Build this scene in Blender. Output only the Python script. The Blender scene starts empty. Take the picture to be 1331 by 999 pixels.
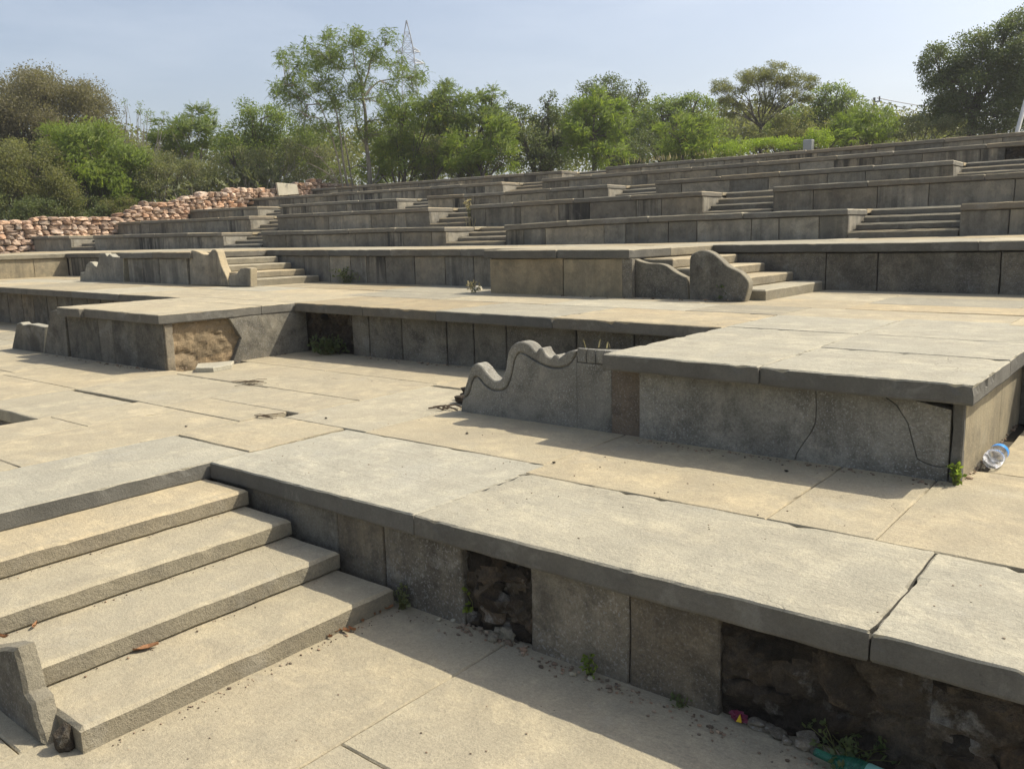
import bpy, bmesh, math, random
from mathutils import Vector, Matrix, noise, geometry
random.seed(7)
C = bpy.data.collections.new("scene"); bpy.context.scene.collection.children.link(C)
SC = bpy.context.scene
ZC = 1.57                                   # eye height above the lowest court (z = 0)

# ------------------------------------------------------------------ survey helpers (camera model recovered from the photo)
F, PIT, ROL, YAW = 1099.56, math.radians(9.7351), math.radians(1.527), math.radians(-50.823)
_fw = Vector((math.cos(PIT)*math.cos(YAW), math.cos(PIT)*math.sin(YAW), -math.sin(PIT)))
_rt = Vector((math.sin(YAW), -math.cos(YAW), 0)); _dn = _fw.cross(_rt)
_r = math.cos(ROL)*_rt + math.sin(ROL)*_dn; _d = -math.sin(ROL)*_rt + math.cos(ROL)*_dn
flip = lambda v: Vector((-v.x, -v.y, v.z))
RT, DN, FW = flip(_r), flip(_d), flip(_fw)
CAM = Vector((0, 0, ZC))
def ray(x, y): return RT*((x-665.5)/F) + DN*((y-499.5)/F) + FW
def onY(x, y, Y): d = ray(x, y); return CAM + d*(Y/d.y)
def onX(x, y, X): d = ray(x, y); return CAM + d*(X/d.x)
def onZ(x, y, z): d = ray(x, y); return CAM + d*((z-ZC)/d.z)
def far(x, y, D):
    d = ray(x, y); return CAM + d*(D/math.hypot(d.x, d.y))
TM = math.tan(math.radians(1.061))          # the seating tiers run about a degree off the court's axis

def interp(x, xs, ys):
    if x <= xs[0]: return ys[0]
    for i in range(1, len(xs)):
        if x <= xs[i]:
            t = (x-xs[i-1])/(xs[i]-xs[i-1]); return ys[i-1]+(ys[i]-ys[i-1])*t
    return ys[-1]
L0, L1 = 0.0, ZC-1.13
def z2(x): return ZC + interp(x, [-14.5, 4], [-.668+.0092*14.5, -.668-.0092*4])
def z3(x, y=8.8):
    f = interp(x, [-20, -13, -10, -6.4, -2.7, 6], [-.055, -.055, -.09, -.118, -.148, -.156])
    b = interp(x, [-26, -17.8, -13.2, -9.5, -6, -1.5], [.031, -.015, -.062, -.095, -.108, -.095])
    t = min(1, max(0, (y-9)/2)); return ZC + f*(1-t)+b*t
TY = [11.0, 13.5, 16.0, 18.4, 21.0]
TZ = [.272, .715, 1.11, 1.525, 1.925]
TL = [.0125, .009, .009, .009, .009]
def tdz(k, x):
    o = TL[k]*max(0, -13.3-x)
    if k == 0: o -= .045*math.exp(-((x+9.2)/1.6)**2)
    return o

# ------------------------------------------------------------------ mesh builder
class MB:
    def __init__(s): s.v=[]; s.f=[]; s.c=[]; s.m=[]
    def add(s, vs, fs, col=(.5,.5,.5), mi=0):
        o=len(s.v); s.v += [tuple(p) for p in vs]
        for f in fs:
            s.f.append([i+o for i in f]); s.c.append(col); s.m.append(mi)
    def build(s, name, mats, parent=None, smooth=False):
        me=bpy.data.meshes.new(name); me.from_pydata(s.v, [], s.f)
        for m in (mats if isinstance(mats,(list,tuple)) else [mats]): me.materials.append(m)
        at=me.color_attributes.new('slab','FLOAT_COLOR','CORNER')
        buf=[]
        for f,c in zip(s.f,s.c): buf += [c[0],c[1],c[2],1.0]*len(f)
        at.data.foreach_set('color', buf)
        me.polygons.foreach_set('material_index', s.m)
        if smooth: me.polygons.foreach_set('use_smooth',[True]*len(s.f))
        me.update()
        o=bpy.data.objects.new(name, me); C.objects.link(o)
        if parent: o.parent=parent; o.matrix_parent_inverse=parent.matrix_world.inverted()
        return o
def thing(name, label, cat, loc=(0,0,0), group=None):
    o=bpy.data.objects.new(name, None); C.objects.link(o); o.location=loc; o.empty_display_size=.1
    bpy.context.view_layer.update() if False else None
    o.matrix_world=Matrix.Translation(loc)
    o['label']=label; o['category']=cat
    if group: o['group']=group
    return o
def tag(o, label, cat, group=None):
    o['label']=label; o['category']=cat
    if group: o['group']=group
    return o
rc = lambda: (random.random(), random.random(), random.random())
TOP  = lambda p: Vector((p[0], p[1], p[2]))
FRONT= lambda p: Vector((p[0], -p[2], p[1]))       # a=x b=z c=-y
RIGHT= lambda p: Vector((p[2], p[0], p[1]))        # a=y b=z c=x
LEFT = lambda p: Vector((-p[2], -p[0], p[1]))      # a=-y b=z c=-x

def slab(mb, fr, a0,a1,b0,b1,c0,c1, seg=.08, bev=.006, amp=.0015, chip=.0, gap=.004, wob=.0, mt=0, ms=None, col=None, warp=None, tilt=0):
    """a dressed stone: gridded face, worn arrises, chipped rim"""
    if ms is None: ms=mt
    if col is None: col=rc()
    a0+=gap/2; a1-=gap/2; b0+=gap/2; b1-=gap/2
    def axis(u0,u1):
        n=max(1,int(round((u1-u0-2*bev)/seg)))
        return [u0]+[u0+bev+(u1-u0-2*bev)*i/n for i in range(n+1)]+[u1]
    A,B=axis(a0,a1),axis(b0,b1); na,nb=len(A),len(B)
    tA,tB=random.uniform(-tilt,tilt),random.uniform(-tilt,tilt)
    V=[]; idx={}
    def put(a,b,c,edge):
        p=fr((a,b,c))
        if warp: p=warp(p)
        q=p*3.1
        if wob and edge:
            p=p+fr((noise.noise(q)*wob,noise.noise(q+Vector((7,3,1)))*wob,0))
        k=amp*(1.6 if edge else 1)
        p=p+noise.noise_vector(p*9.0)*k
        V.append(p); return len(V)-1
    for j,b in enumerate(B):
        for i,a in enumerate(A):
            e=(i in(0,na-1)) or (j in(0,nb-1)); e1=(i in(1,na-2)) or (j in(1,nb-2))
            c=c1+tA*(a-a0)+tB*(b-b0); aa,bb=a,b
            if e: c-=bev
            if chip and (e or e1):
                P0=fr((a,b,c1)); n=.75*noise.noise(P0*11.0)+.55*noise.noise(P0*31.0)+.35*noise.noise(P0*3.0)
                dep=chip*max(0,n-.16)*1.25
                c-=dep*(1 if e else .35)
                if e:
                    if i==0: aa+=dep*.7
                    if i==na-1: aa-=dep*.7
                    if j==0: bb+=dep*.7
                    if j==nb-1: bb-=dep*.7
            idx[i,j]=put(aa,bb,c,e)
    F1=[]; 
    for j in range(nb-1):
        for i in range(na-1): F1.append((idx[i,j],idx[i+1,j],idx[i+1,j+1],idx[i,j+1]))
    ring=[(i,0) for i in range(na)]+[(na-1,j) for j in range(1,nb)]+[(i,nb-1) for i in range(na-2,-1,-1)]+[(0,j) for j in range(nb-2,0,-1)]
    prev=[idx[r] for r in ring]; F2=[]
    top=[V[k].copy() for k in prev]
    for t in (.5,.88,1.0):
        cur=[]
        for (i,j),pt in zip(ring,top):
            a,b=A[i],B[j]; c=c1-bev+(c0-c1+bev)*t
            if t==1.0:
                a=min(max(a,a0+bev*.7),a1-bev*.7); b=min(max(b,b0+bev*.7),b1-bev*.7)
            cur.append(put(a,b,c,True))
        n=len(ring)
        for k in range(n): F2.append((prev[k],cur[k],cur[(k+1)%n],prev[(k+1)%n]))
        prev=cur
    F2.append(tuple(reversed(prev)))
    o=len(mb.v); mb.v+=[tuple(p) for p in V]
    for f in F1: mb.f.append([i+o for i in f]); mb.c.append(col); mb.m.append(mt)
    for f in F2: mb.f.append([i+o for i in f]); mb.c.append(col); mb.m.append(ms)

def jag(p,q,n,amp,seed):
    """a wandering crack line from p to q"""
    out=[]
    for i in range(n+1):
        t=i/n; w=math.sin(math.pi*t)**.5 if 0<t<1 else 0
        d=Vector((q[0]-p[0],q[1]-p[1])); nn=Vector((-d.y,d.x)).normalized()
        s=noise.noise(Vector((seed,t*4,.3)))*amp*2+noise.noise(Vector((seed,t*13,5.3)))*amp*.7
        out.append((p[0]+d.x*t+nn.x*s*w, p[1]+d.y*t+nn.y*s*w))
    return out
def prism(mb, fr, out, c0, c1, bev=.006, mt=0, ms=None, col=None, rough=.0):
    """a flat stone with an arbitrary outline (a,b), extruded from c0 to c1, worn front arris"""
    if ms is None: ms=mt
    if col is None: col=rc()
    ar=sum(out[i][0]*out[(i+1)%len(out)][1]-out[(i+1)%len(out)][0]*out[i][1] for i in range(len(out)))
    if ar<0: out=list(reversed(out))
    n=len(out); ins=[]
    for i in range(n):
        p0,p1,p2=Vector(out[i-1]),Vector(out[i]),Vector(out[(i+1)%n])
        d1=(p1-p0); d2=(p2-p1)
        d1=d1.normalized() if d1.length>1e-6 else Vector((1,0)); d2=d2.normalized() if d2.length>1e-6 else d1
        nn=Vector((-d1.y-d2.y, d1.x+d2.x)); nn=nn.normalized() if nn.length>1e-4 else Vector((-d1.y,d1.x))
        k=min(1.6,1/max(.5,nn.dot(Vector((-d1.y,d1.x)))))
        ins.append(p1+nn*bev*k)
    wob=lambda p: p+noise.noise_vector(p*14)*rough
    o=len(mb.v)
    inn=[wob(fr((p.x,p.y,c1))) for p in ins]; r1=[wob(fr((p[0],p[1],c1-bev))) for p in out]; r2=[wob(fr((p[0],p[1],c0))) for p in out]
    mb.v+=[tuple(p) for p in inn+r1+r2]
    for i in range(n):
        j=(i+1)%n
        for f in ((n+i,n+j,j,i),(2*n+i,2*n+j,n+j,n+i)): mb.f.append([k+o for k in f]); mb.c.append(col); mb.m.append(ms)
    for pts,c,rev in (([Vector((p.x,p.y)) for p in ins],c1,False),([Vector(p) for p in out],c0,True)):
        vs,_,fs,_,_,_=geometry.delaunay_2d_cdt(pts,[],[list(range(n))],1,1e-6)
        o=len(mb.v); mb.v+=[tuple(wob(fr((p.x,p.y,c)))) for p in vs]
        for f in fs:
            f=list(f); a=sum(vs[f[k]].x*vs[f[(k+1)%len(f)]].y-vs[f[(k+1)%len(f)]].x*vs[f[k]].y for k in range(len(f)))
            if (a<0)!=rev: f.reverse()
            mb.f.append([k+o for k in f]); mb.c.append(col); mb.m.append(mt)
def box(mb, x0,x1,y0,y1,z0,z1,col=None,mi=0):
    vs=[(x0,y0,z0),(x1,y0,z0),(x1,y1,z0),(x0,y1,z0),(x0,y0,z1),(x1,y0,z1),(x1,y1,z1),(x0,y1,z1)]
    mb.add(vs,[(0,3,2,1),(4,5,6,7),(0,1,5,4),(1,2,6,5),(2,3,7,6),(3,0,4,7)],col or rc(),mi)
def tube(mb, pts, rad, n=7, col=(.5,.5,.5), mi=0, cap=True):
    rings=[]; V=[]
    for i,p in enumerate(pts):
        p=Vector(p); t=(Vector(pts[min(i+1,len(pts)-1)])-Vector(pts[max(i-1,0)]))
        t=t.normalized() if t.length>1e-6 else Vector((0,0,1))
        u=t.cross(Vector((.31,.21,.93))); 
        if u.length<1e-3: u=t.cross(Vector((1,0,0)))
        u.normalize(); w=t.cross(u); r=rad[i] if isinstance(rad,(list,tuple)) else rad
        for k in range(n):
            a=2*math.pi*k/n; V.append(p+(u*math.cos(a)+w*math.sin(a))*r)
    Fs=[]
    for i in range(len(pts)-1):
        for k in range(n):
            Fs.append((i*n+k,i*n+(k+1)%n,(i+1)*n+(k+1)%n,(i+1)*n+k))
    if cap: Fs.append(tuple(reversed(range(n)))); Fs.append(tuple((len(pts)-1)*n+k for k in range(n)))
    mb.add(V,Fs,col,mi)
_ico={}
def blob(mb, c, r, sub=2, lump=.25, seed=0, col=None, mi=0, square=.0, rot=None, freq=1.3):
    if sub not in _ico:
        b=bmesh.new(); bmesh.ops.create_icosphere(b,subdivisions=sub,radius=1); b.verts.index_update()
        _ico[sub]=([v.co.copy() for v in b.verts],[tuple(v.index for v in f.verts) for f in b.faces]); b.free()
    vs,fs=_ico[sub]; c=Vector(c); out=[]
    for v in vs:
        p=v.copy()
        if square:
            q=(p.x**6+p.y**6+p.z**6)**(1/6); p=p*(1-square)+(p/q)*square*.88
        p*=1+lump*noise.noise(v*freq+Vector((seed*3.7,seed*1.3,seed)))
        p=Vector((p.x*r[0],p.y*r[1],p.z*r[2]))
        if rot: p=rot@p
        out.append(c+p)
    mb.add(out,fs,col or rc(),mi)

# ------------------------------------------------------------------ materials
def newmat(name):
    m=bpy.data.materials.new(name); m.use_nodes=True; nt=m.node_tree; nt.nodes.clear()
    out=nt.nodes.new('ShaderNodeOutputMaterial'); bs=nt.nodes.new('ShaderNodeBsdfPrincipled')
    nt.links.new(bs.outputs[0],out.inputs[0]); return m,nt,bs,out
class N:
    def __init__(s,nt): s.nt=nt
    def n(s,t,**k):
        x=s.nt.nodes.new(t)
        for a,b in k.items(): setattr(x,a,b)
        return x
    def link(s,a,b): s.nt.links.new(a,b)
    def noise(s,vec,scale,detail=4,rough=.55,dist=0):
        x=s.n('ShaderNodeTexNoise'); x.inputs['Scale'].default_value=scale; x.inputs['Detail'].default_value=detail
        x.inputs['Roughness'].default_value=rough; x.inputs['Distortion'].default_value=dist; s.link(vec,x.inputs['Vector']); return x.outputs['Fac']
    def ramp(s,fac,pts):
        x=s.n('ShaderNodeValToRGB'); e=x.color_ramp.elements
        while len(e)>len(pts): e.remove(e[-1])
        while len(e)<len(pts): e.new(1)
        for el,(p,c) in zip(e,pts): el.position=p; el.color=(c if isinstance(c,tuple) else (c,c,c))+(1,)
        s.link(fac,x.inputs[0]); return x.outputs[0]
    def mix(s,a,b,fac,mode='MIX'):
        x=s.n('ShaderNodeMix',data_type='RGBA',blend_type=mode)
        for sock,val in ((x.inputs[6],a),(x.inputs[7],b),(x.inputs[0],fac)):
            if hasattr(val,'is_output'): s.link(val,sock)
            elif isinstance(val,tuple): sock.default_value=val+(1,)
            else: sock.default_value=val
        return x.outputs[2]
    def math(s,op,a,b=0.0,clamp=False):
        x=s.n('ShaderNodeMath',operation=op,use_clamp=clamp)
        for sock,val in ((x.inputs[0],a),(x.inputs[1],b)):
            if hasattr(val,'is_output'): s.link(val,sock)
            else: sock.default_value=val
        return x.outputs[0]
    def vmul(s,v,k):
        x=s.n('ShaderNodeVectorMath',operation='MULTIPLY'); s.link(v,x.inputs[0])
        x.inputs[1].default_value=k; return x.outputs[0]
    def vadd(s,a,b):
        x=s.n('ShaderNodeVectorMath',operation='ADD'); s.link(a,x.inputs[0]); s.link(b,x.inputs[1]); return x.outputs[0]

def stone(name, ca, cb, stain, warm, streak=0.0, streakcol=(.03,.029,.026), speck=.18, bump=.35, layer=0.0, var=.22, crack=.0, blot=.3, lichen=0.0, speckpale=0.0, grey=None, patch=.0, dark=0.0):
    m,nt,bs,out=newmat(name); g=N(nt)
    tc=g.n('ShaderNodeTexCoord').outputs['Object']; at=g.n('ShaderNodeAttribute',attribute_name='slab')
    sep=g.n('ShaderNodeSeparateColor'); g.link(at.outputs['Color'],sep.inputs[0])
    V=g.vadd(tc,g.vmul(at.outputs['Vector'],(23.,17.,31.)))
    big=g.noise(V,1.3,5,.6,.4); mid=g.noise(V,7,6,.62); fine=g.noise(V,75,3,.7); grain=g.noise(V,230,2,.6)
    col=g.mix(ca,cb,g.ramp(big,[(.33,0.),(.68,1.)]))
    if grey: col=g.mix(col,grey,g.math('MULTIPLY',g.math('SUBTRACT',1.0,sep.outputs[1]),.75))
    col=g.mix(col,warm,g.math('MULTIPLY',g.ramp(g.noise(V,2.1,6,.68,.6),[(.25,.35),(.75,1.)]),g.math('MULTIPLY',sep.outputs[1],.6)))
    if patch:
        pt=g.noise(V,2.7,10,.74,.5); col=g.mix(col,stain,g.math('MULTIPLY',g.ramp(pt,[(.46,0.),(.60,1.)]),patch))
        pw=g.noise(g.vadd(V,V),1.9,10,.76,.3); col=g.mix(col,g.mix(col,(1.22,1.2,1.16),1.0,'MULTIPLY'),g.ramp(pw,[(.5,0.),(.62,1.)]))
    if dark:
        dk=g.noise(V,5.,9,.78,.2); col=g.mix(col,(.022,.02,.016),g.math('MULTIPLY',g.ramp(dk,[(.5,0.),(.62,1.)]),dark))
    col=g.mix(col,stain,g.math('MULTIPLY',g.ramp(mid,[(.45,0.),(.75,1.)]),blot))
    if streak:
        sv=g.vmul(V,(5.5,5.5,.45)); st=g.ramp(g.noise(sv,1.0,6,.66),[(.38,0.),(.56,1.)])
        st2=g.ramp(g.noise(g.vmul(V,(.7,.7,.35)),1.0,3,.5),[(.40,.10),(.58,1.)])
        col=g.mix(col,streakcol,g.math('MULTIPLY',g.math('MULTIPLY',st,st2),g.math('MULTIPLY',g.math('ADD',g.math('MULTIPLY',sep.outputs[2],1.1),.3),streak),True))
        pale=g.ramp(g.noise(g.vmul(V,(9.,9.,.5)),1.3,4,.6),[(.58,0.),(.75,1.)])
        col=g.mix(col,warm,g.math('MULTIPLY',pale,streak*.35))
    if lichen:
        li=g.ramp(g.noise(V,3.2,7,.72,.3),[(.56,0.),(.64,1.)])
        col=g.mix(col,(.34,.335,.30),g.math('MULTIPLY',li,lichen))
    if speckpale:
        sp=g.ramp(g.noise(V,95,2,.55),[(.57,0.),(.66,1.)])
        col=g.mix(col,(.36,.36,.345),g.math('MULTIPLY',g.math('MULTIPLY',sp,g.ramp(g.noise(V,2.2,3,.5),[(.35,.15),(.6,1.)])),speckpale))
    k=g.math('ADD',g.math('MULTIPLY',fine,speck*2),1-speck)
    k2=g.math('ADD',g.math('MULTIPLY',grain,speck*2),1-speck)
    k=g.math('MULTIPLY',k,k2)
    k=g.math('MULTIPLY',k,g.math('ADD',g.math('MULTIPLY',sep.outputs[0],var),1-var/2))
    col=g.mix(col,k,1.0,'MULTIPLY')
    pits=g.ramp(g.noise(V,26,3,.6),[(.70,0.),(.76,1.)])
    col=g.mix(col,stain,g.math('MULTIPLY',pits,.45))
    h=g.math('ADD',g.math('MULTIPLY',fine,.5),g.math('MULTIPLY',grain,.25))
    h=g.math('ADD',h,g.math('MULTIPLY',mid,1.1))
    if layer:
        lv=g.vadd(V,g.vmul(V,(0.,0.,0.))); ly=g.noise(g.vmul(lv,(2.2,9.,9.)),1.6,6,.65,.8)
        cr=g.ramp(ly,[(.47,0.),(.5,1.),(.53,0.)])
        cm=g.ramp(g.noise(V,1.1,2,.5),[(.5,0.),(.66,1.)])
        fl=g.math('MULTIPLY',cr,cm); col=g.mix(col,stain,g.math('MULTIPLY',fl,layer))
        h=g.math('ADD',h,g.math('MULTIPLY',ly,layer*1.2))
    if crack:
        vo=g.n('ShaderNodeTexVoronoi',feature='DISTANCE_TO_EDGE'); vo.inputs['Scale'].default_value=.85
        dv=g.n('ShaderNodeTexNoise'); dv.inputs['Scale'].default_value=2.6; dv.inputs['Detail'].default_value=5; g.link(V,dv.inputs['Vector'])
        g.link(g.vadd(V,g.vmul(dv.outputs['Color'],(.55,.55,.55))),vo.inputs['Vector'])
        ck=g.ramp(vo.outputs['Distance'],[(0.,1.),(.0035,0.)])
        ck=g.math('MULTIPLY',ck,g.ramp(g.noise(V,.8,2,.5),[(.56,0.),(.64,1.)]))
        col=g.mix(col,(.05,.043,.035),g.math('MULTIPLY',ck,crack)); h=g.math('SUBTRACT',h,g.math('MULTIPLY',ck,crack))
    bp=g.n('ShaderNodeBump'); bp.inputs['Strength'].default_value=bump; bp.inputs['Distance'].default_value=.009
    g.link(h,bp.inputs['Height']); g.link(bp.outputs[0],bs.inputs['Normal'])
    g.link(col,bs.inputs['Base Color']); bs.inputs['Roughness'].default_value=.88
    if 'Specular IOR Level' in bs.inputs: bs.inputs['Specular IOR Level'].default_value=.3
    return m
M={}
M['pave']=stone('paving stone',(.302,.270,.190),(.360,.318,.214),(.19,.17,.13),(.45,.325,.165),speck=.30,bump=.8,layer=.3,crack=.35,var=.3,blot=.22,lichen=.12,grey=(.32,.30,.235),patch=.2)
M['pave_grey']=stone('slate paving',(.305,.288,.225),(.368,.337,.25),(.20,.185,.145),(.40,.33,.2),speck=.30,bump=.9,layer=.55,crack=.3,var=.22,blot=.25,lichen=.15,grey=(.335,.32,.26),patch=.26)
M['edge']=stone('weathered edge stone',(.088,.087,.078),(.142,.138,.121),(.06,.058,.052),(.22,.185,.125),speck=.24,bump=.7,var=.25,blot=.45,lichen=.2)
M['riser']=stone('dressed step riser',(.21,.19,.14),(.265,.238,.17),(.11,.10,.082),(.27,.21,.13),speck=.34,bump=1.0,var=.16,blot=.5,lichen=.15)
M['wall']=stone('granite facing',(.135,.127,.104),(.20,.185,.145),(.05,.046,.038),(.25,.19,.115),streak=.3,speck=.40,bump=1.0,var=.4,blot=.35,lichen=.25,speckpale=.35,patch=.55,dark=.45)
M['hammer']=stone('bush hammered granite',(.225,.218,.185),(.32,.306,.255),(.10,.095,.08),(.22,.18,.12),streak=.2,speck=.42,bump=1.0,var=.1,blot=.3,speckpale=.85,patch=.5,dark=.35)
M['tier']=stone('stained tier facing',(.19,.183,.157),(.285,.268,.217),(.10,.094,.08),(.33,.27,.175),streak=.8,speck=.25,bump=.6,var=.6,blot=.3,lichen=.15,patch=.4,dark=.3)
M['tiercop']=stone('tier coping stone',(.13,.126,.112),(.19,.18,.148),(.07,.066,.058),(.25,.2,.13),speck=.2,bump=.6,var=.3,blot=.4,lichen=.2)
M['brownstone']=stone('browned granite',(.16,.142,.115),(.225,.20,.16),(.075,.062,.048),(.20,.13,.07),streak=.3,speck=.4,bump=1.,var=.1,blot=.3,speckpale=.4,patch=.4,dark=.3)
M['buff']=stone('buff facing slab',(.28,.25,.175),(.345,.30,.20),(.13,.115,.085),(.36,.25,.12),streak=.25,speck=.25,bump=.6,var=.15,blot=.45,crack=.9,patch=.4,dark=.15)
M['core']=stone('rubble core',(.042,.034,.025),(.10,.082,.058),(.013,.011,.008),(.125,.08,.045),speck=.55,bump=2.4,var=1.0,blot=.7,lichen=.35,patch=.8,dark=.6)
M['corelight']=stone('earthen core',(.20,.155,.095),(.27,.205,.125),(.10,.08,.05),(.30,.20,.10),speck=.3,bump=1.4,var=.3,blot=.5,crack=.9)
M['bed']=stone('joint mortar',(.06,.052,.04),(.10,.085,.06),(.03,.027,.02),(.12,.09,.05),speck=.3,bump=1,var=.2)
M['rubble']=stone('rubble wall stone',(.36,.235,.165),(.46,.355,.265),(.19,.11,.075),(.47,.26,.13),speck=.3,bump=1.,var=.9,blot=.45,lichen=.6,grey=(.45,.37,.30),patch=.45)
M['pale']=stone('pale limestone',(.46,.43,.34),(.54,.50,.40),(.3,.27,.2),(.5,.42,.3),speck=.12,bump=.4,var=.1)
M['soil']=stone('dry soil',(.16,.125,.08),(.22,.175,.11),(.07,.07,.035),(.10,.12,.04),speck=.3,bump=1.,var=.1,blot=.6)
def plain(name,c,rough=.6,metal=0,trans=0,alpha=1,bumpv=0,ior=1.45,var=.15):
    m,nt,bs,out=newmat(name); g=N(nt)
    tc=g.n('ShaderNodeTexCoord').outputs['Object']; n=g.noise(tc,14,5,.6)
    k=g.math('ADD',g.math('MULTIPLY',n,var*2),1-var); g.link(g.mix(c,k,1.0,'MULTIPLY'),bs.inputs['Base Color'])
    bs.inputs['Roughness'].default_value=rough; bs.inputs['Metallic'].default_value=metal; bs.inputs['IOR'].default_value=ior
    bs.inputs['Transmission Weight'].default_value=trans
    if bumpv:
        b=g.n('ShaderNodeBump'); b.inputs['Strength'].default_value=bumpv; b.inputs['Distance'].default_value=.01
        g.link(g.noise(tc,40,5,.6),b.inputs['Height']); g.link(b.outputs[0],bs.inputs['Normal'])
    return m
M['steel']=plain('galvanised steel',(.30,.31,.32),.6,.3)
M['pole']=plain('utility pole grey',(.12,.115,.11),.8)
M['wire']=plain('cable',(.12,.12,.12),.6)
M['plastic']=plain('clear plastic',(.95,.97,.98),.06,0,.96,ior=1.12,var=.02,bumpv=.25)
M['label']=plain('blue label',(.03,.26,.72),.35)
M['cap']=plain('white cap',(.72,.73,.74),.4)
M['green_glass']=plain('green glass',(.10,.42,.30),.08,0,.85,ior=1.3)
M['paper']=plain('pale green paper',(.20,.42,.35),.6)
M['wrap_red']=plain('magenta foil',(.12,.01,.035),.5)
M['wrap_yel']=plain('yellow print',(.65,.45,.03),.4)
M['dryleaf']=plain('dry leaf',(.26,.13,.06),.8,bumpv=.5,var=.4)
M['twig']=plain('dry twig',(.09,.065,.04),.9,bumpv=.5)
M['white_paint']=plain('weathered white paint',(.62,.61,.57),.6,bumpv=.3)
M['concrete']=plain('grey concrete',(.36,.37,.37),.9,bumpv=.5)
def bark(name,c1,c2):
    m,nt,bs,out=newmat(name); g=N(nt); tc=g.n('ShaderNodeTexCoord').outputs['Object']
    n=g.noise(g.vmul(tc,(9,9,2.2)),1.6,6,.65)
    g.link(g.mix(c1,c2,g.ramp(n,[(.35,0.),(.65,1.)])),bs.inputs['Base Color']); bs.inputs['Roughness'].default_value=.9
    b=g.n('ShaderNodeBump'); b.inputs['Strength'].default_value=.6; b.inputs['Distance'].default_value=.02; g.link(n,b.inputs['Height']); g.link(b.outputs[0],bs.inputs['Normal'])
    return m
M['bark']=bark('brown bark',(.07,.055,.04),(.13,.11,.085)); M['barkpale']=bark('pale bark',(.17,.15,.12),(.29,.265,.215))
def leafmat(name,dark,light,yellow,trans=.3):
    m,nt,bs,out=newmat(name); g=N(nt)
    at=g.n('ShaderNodeAttribute',attribute_name='slab'); sep=g.n('ShaderNodeSeparateColor'); g.link(at.outputs['Color'],sep.inputs[0])
    col=g.mix(dark,light,sep.outputs[0]); col=g.mix(col,yellow,g.math('MULTIPLY',g.math('POWER',sep.outputs[1],3.),.8))
    g.link(col,bs.inputs['Base Color']); bs.inputs['Roughness'].default_value=.55
    if 'Specular IOR Level' in bs.inputs: bs.inputs['Specular IOR Level'].default_value=.35
    tr=g.n('ShaderNodeBsdfTranslucent'); g.link(g.mix(col,(1.2,1.25,.7),1.0,'MULTIPLY'),tr.inputs[0])
    mx=g.n('ShaderNodeMixShader'); mx.inputs[0].default_value=trans; g.link(bs.outputs[0],mx.inputs[1]); g.link(tr.outputs[0],mx.inputs[2]); g.link(mx.outputs[0],out.inputs[0])
    return m
M['lf_feather']=leafmat('feathery green foliage',(.105,.155,.042),(.20,.255,.075),(.28,.27,.08),.55)
M['lf_bright']=leafmat('bright green foliage',(.125,.185,.036),(.235,.30,.062),(.34,.32,.08),.55)
M['lf_lime']=leafmat('lime green foliage',(.18,.27,.03),(.29,.37,.055),(.36,.37,.08),.5)
M['lf_dark']=leafmat('dark green foliage',(.072,.10,.040),(.145,.178,.072),(.20,.19,.08),.45)
M['lf_olive']=leafmat('olive foliage',(.115,.132,.050),(.215,.22,.092),(.29,.25,.10),.5)
M['lf_brown']=leafmat('brownish drying foliage',(.125,.118,.072),(.225,.205,.125),(.24,.21,.075),.45)
M['lf_grey']=leafmat('grey green scrub',(.115,.138,.066),(.215,.23,.115),(.28,.25,.11),.45)
M['lf_pale']=leafmat('pale straw stems',(.30,.25,.15),(.42,.36,.22),(.45,.36,.18),.3)

# ------------------------------------------------------------------ THE SETTING: ground and hillside
def ground():
    xs=[-400,-200,-120,-80,-60,-50]+[-46+i*2 for i in range(10)]+[-26.75,-26.55]+[-24+i*2.4 for i in range(15)]+[14,18,25,40,80,200,400]
    ys=[-200,-60,-20,-8,-2,0,3,6,8,9.5,11,12.5,13.5,15,16,17.5,18.4,20,21,22.0,22.4,22.6]+[24+i*2.5 for i in range(20)]+[80,100,150,250,500,900]
    def h(x,y):
        n=.12*noise.noise(Vector((x*.35,y*.35,0)))+.05*noise.noise(Vector((x*1.1,y*1.1,3)))
        if y>22.5: return ZC+1.80+min(2.0,(y-22.5)*.03)+n*1.4
        if x<-26.6: return ZC+interp(y,[2,6,9,11,13.5,16,18.4,21,24],[-1.7,-.9,-.25,.15,.62,1.02,1.42,1.8,1.9])+n-.05
        return -.16
    mb=MB(); V=[]
    for y in ys:
        for x in xs: V.append((x,y,h(x,y)))
    n=len(xs); Fs=[(j*n+i,j*n+i+1,(j+1)*n+i+1,(j+1)*n+i) for j in range(len(ys)-1) for i in range(n-1)]
    mb.add(V,Fs,(.5,.4,.5)); o=mb.build('ground',M['soil'],smooth=True); o['kind']='structure'
    return h
GH=ground()

def rows(mb, x0,x1, ys, lo,hi, top, th=.09, mt=0, ms=None, seg=.16, warp=None, gap=.008, chip=.006, skip=None, tilt=.002):
    for y0,y1 in zip(ys[:-1],ys[1:]):
        x=x0-random.uniform(0,lo) if False else x0
        while x<x1-.05:
            w=random.uniform(lo,hi)
            if x+w>x1-lo*.6: w=x1-x
            if not(skip and skip(x+w/2,(y0+y1)/2)):
                slab(mb,TOP,x,x+w,y0,y1,top-th,top+random.uniform(-.002,.002),seg=seg,chip=chip,wob=.006,gap=gap,mt=mt,ms=ms,warp=warp,tilt=tilt)
            x+=w

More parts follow.
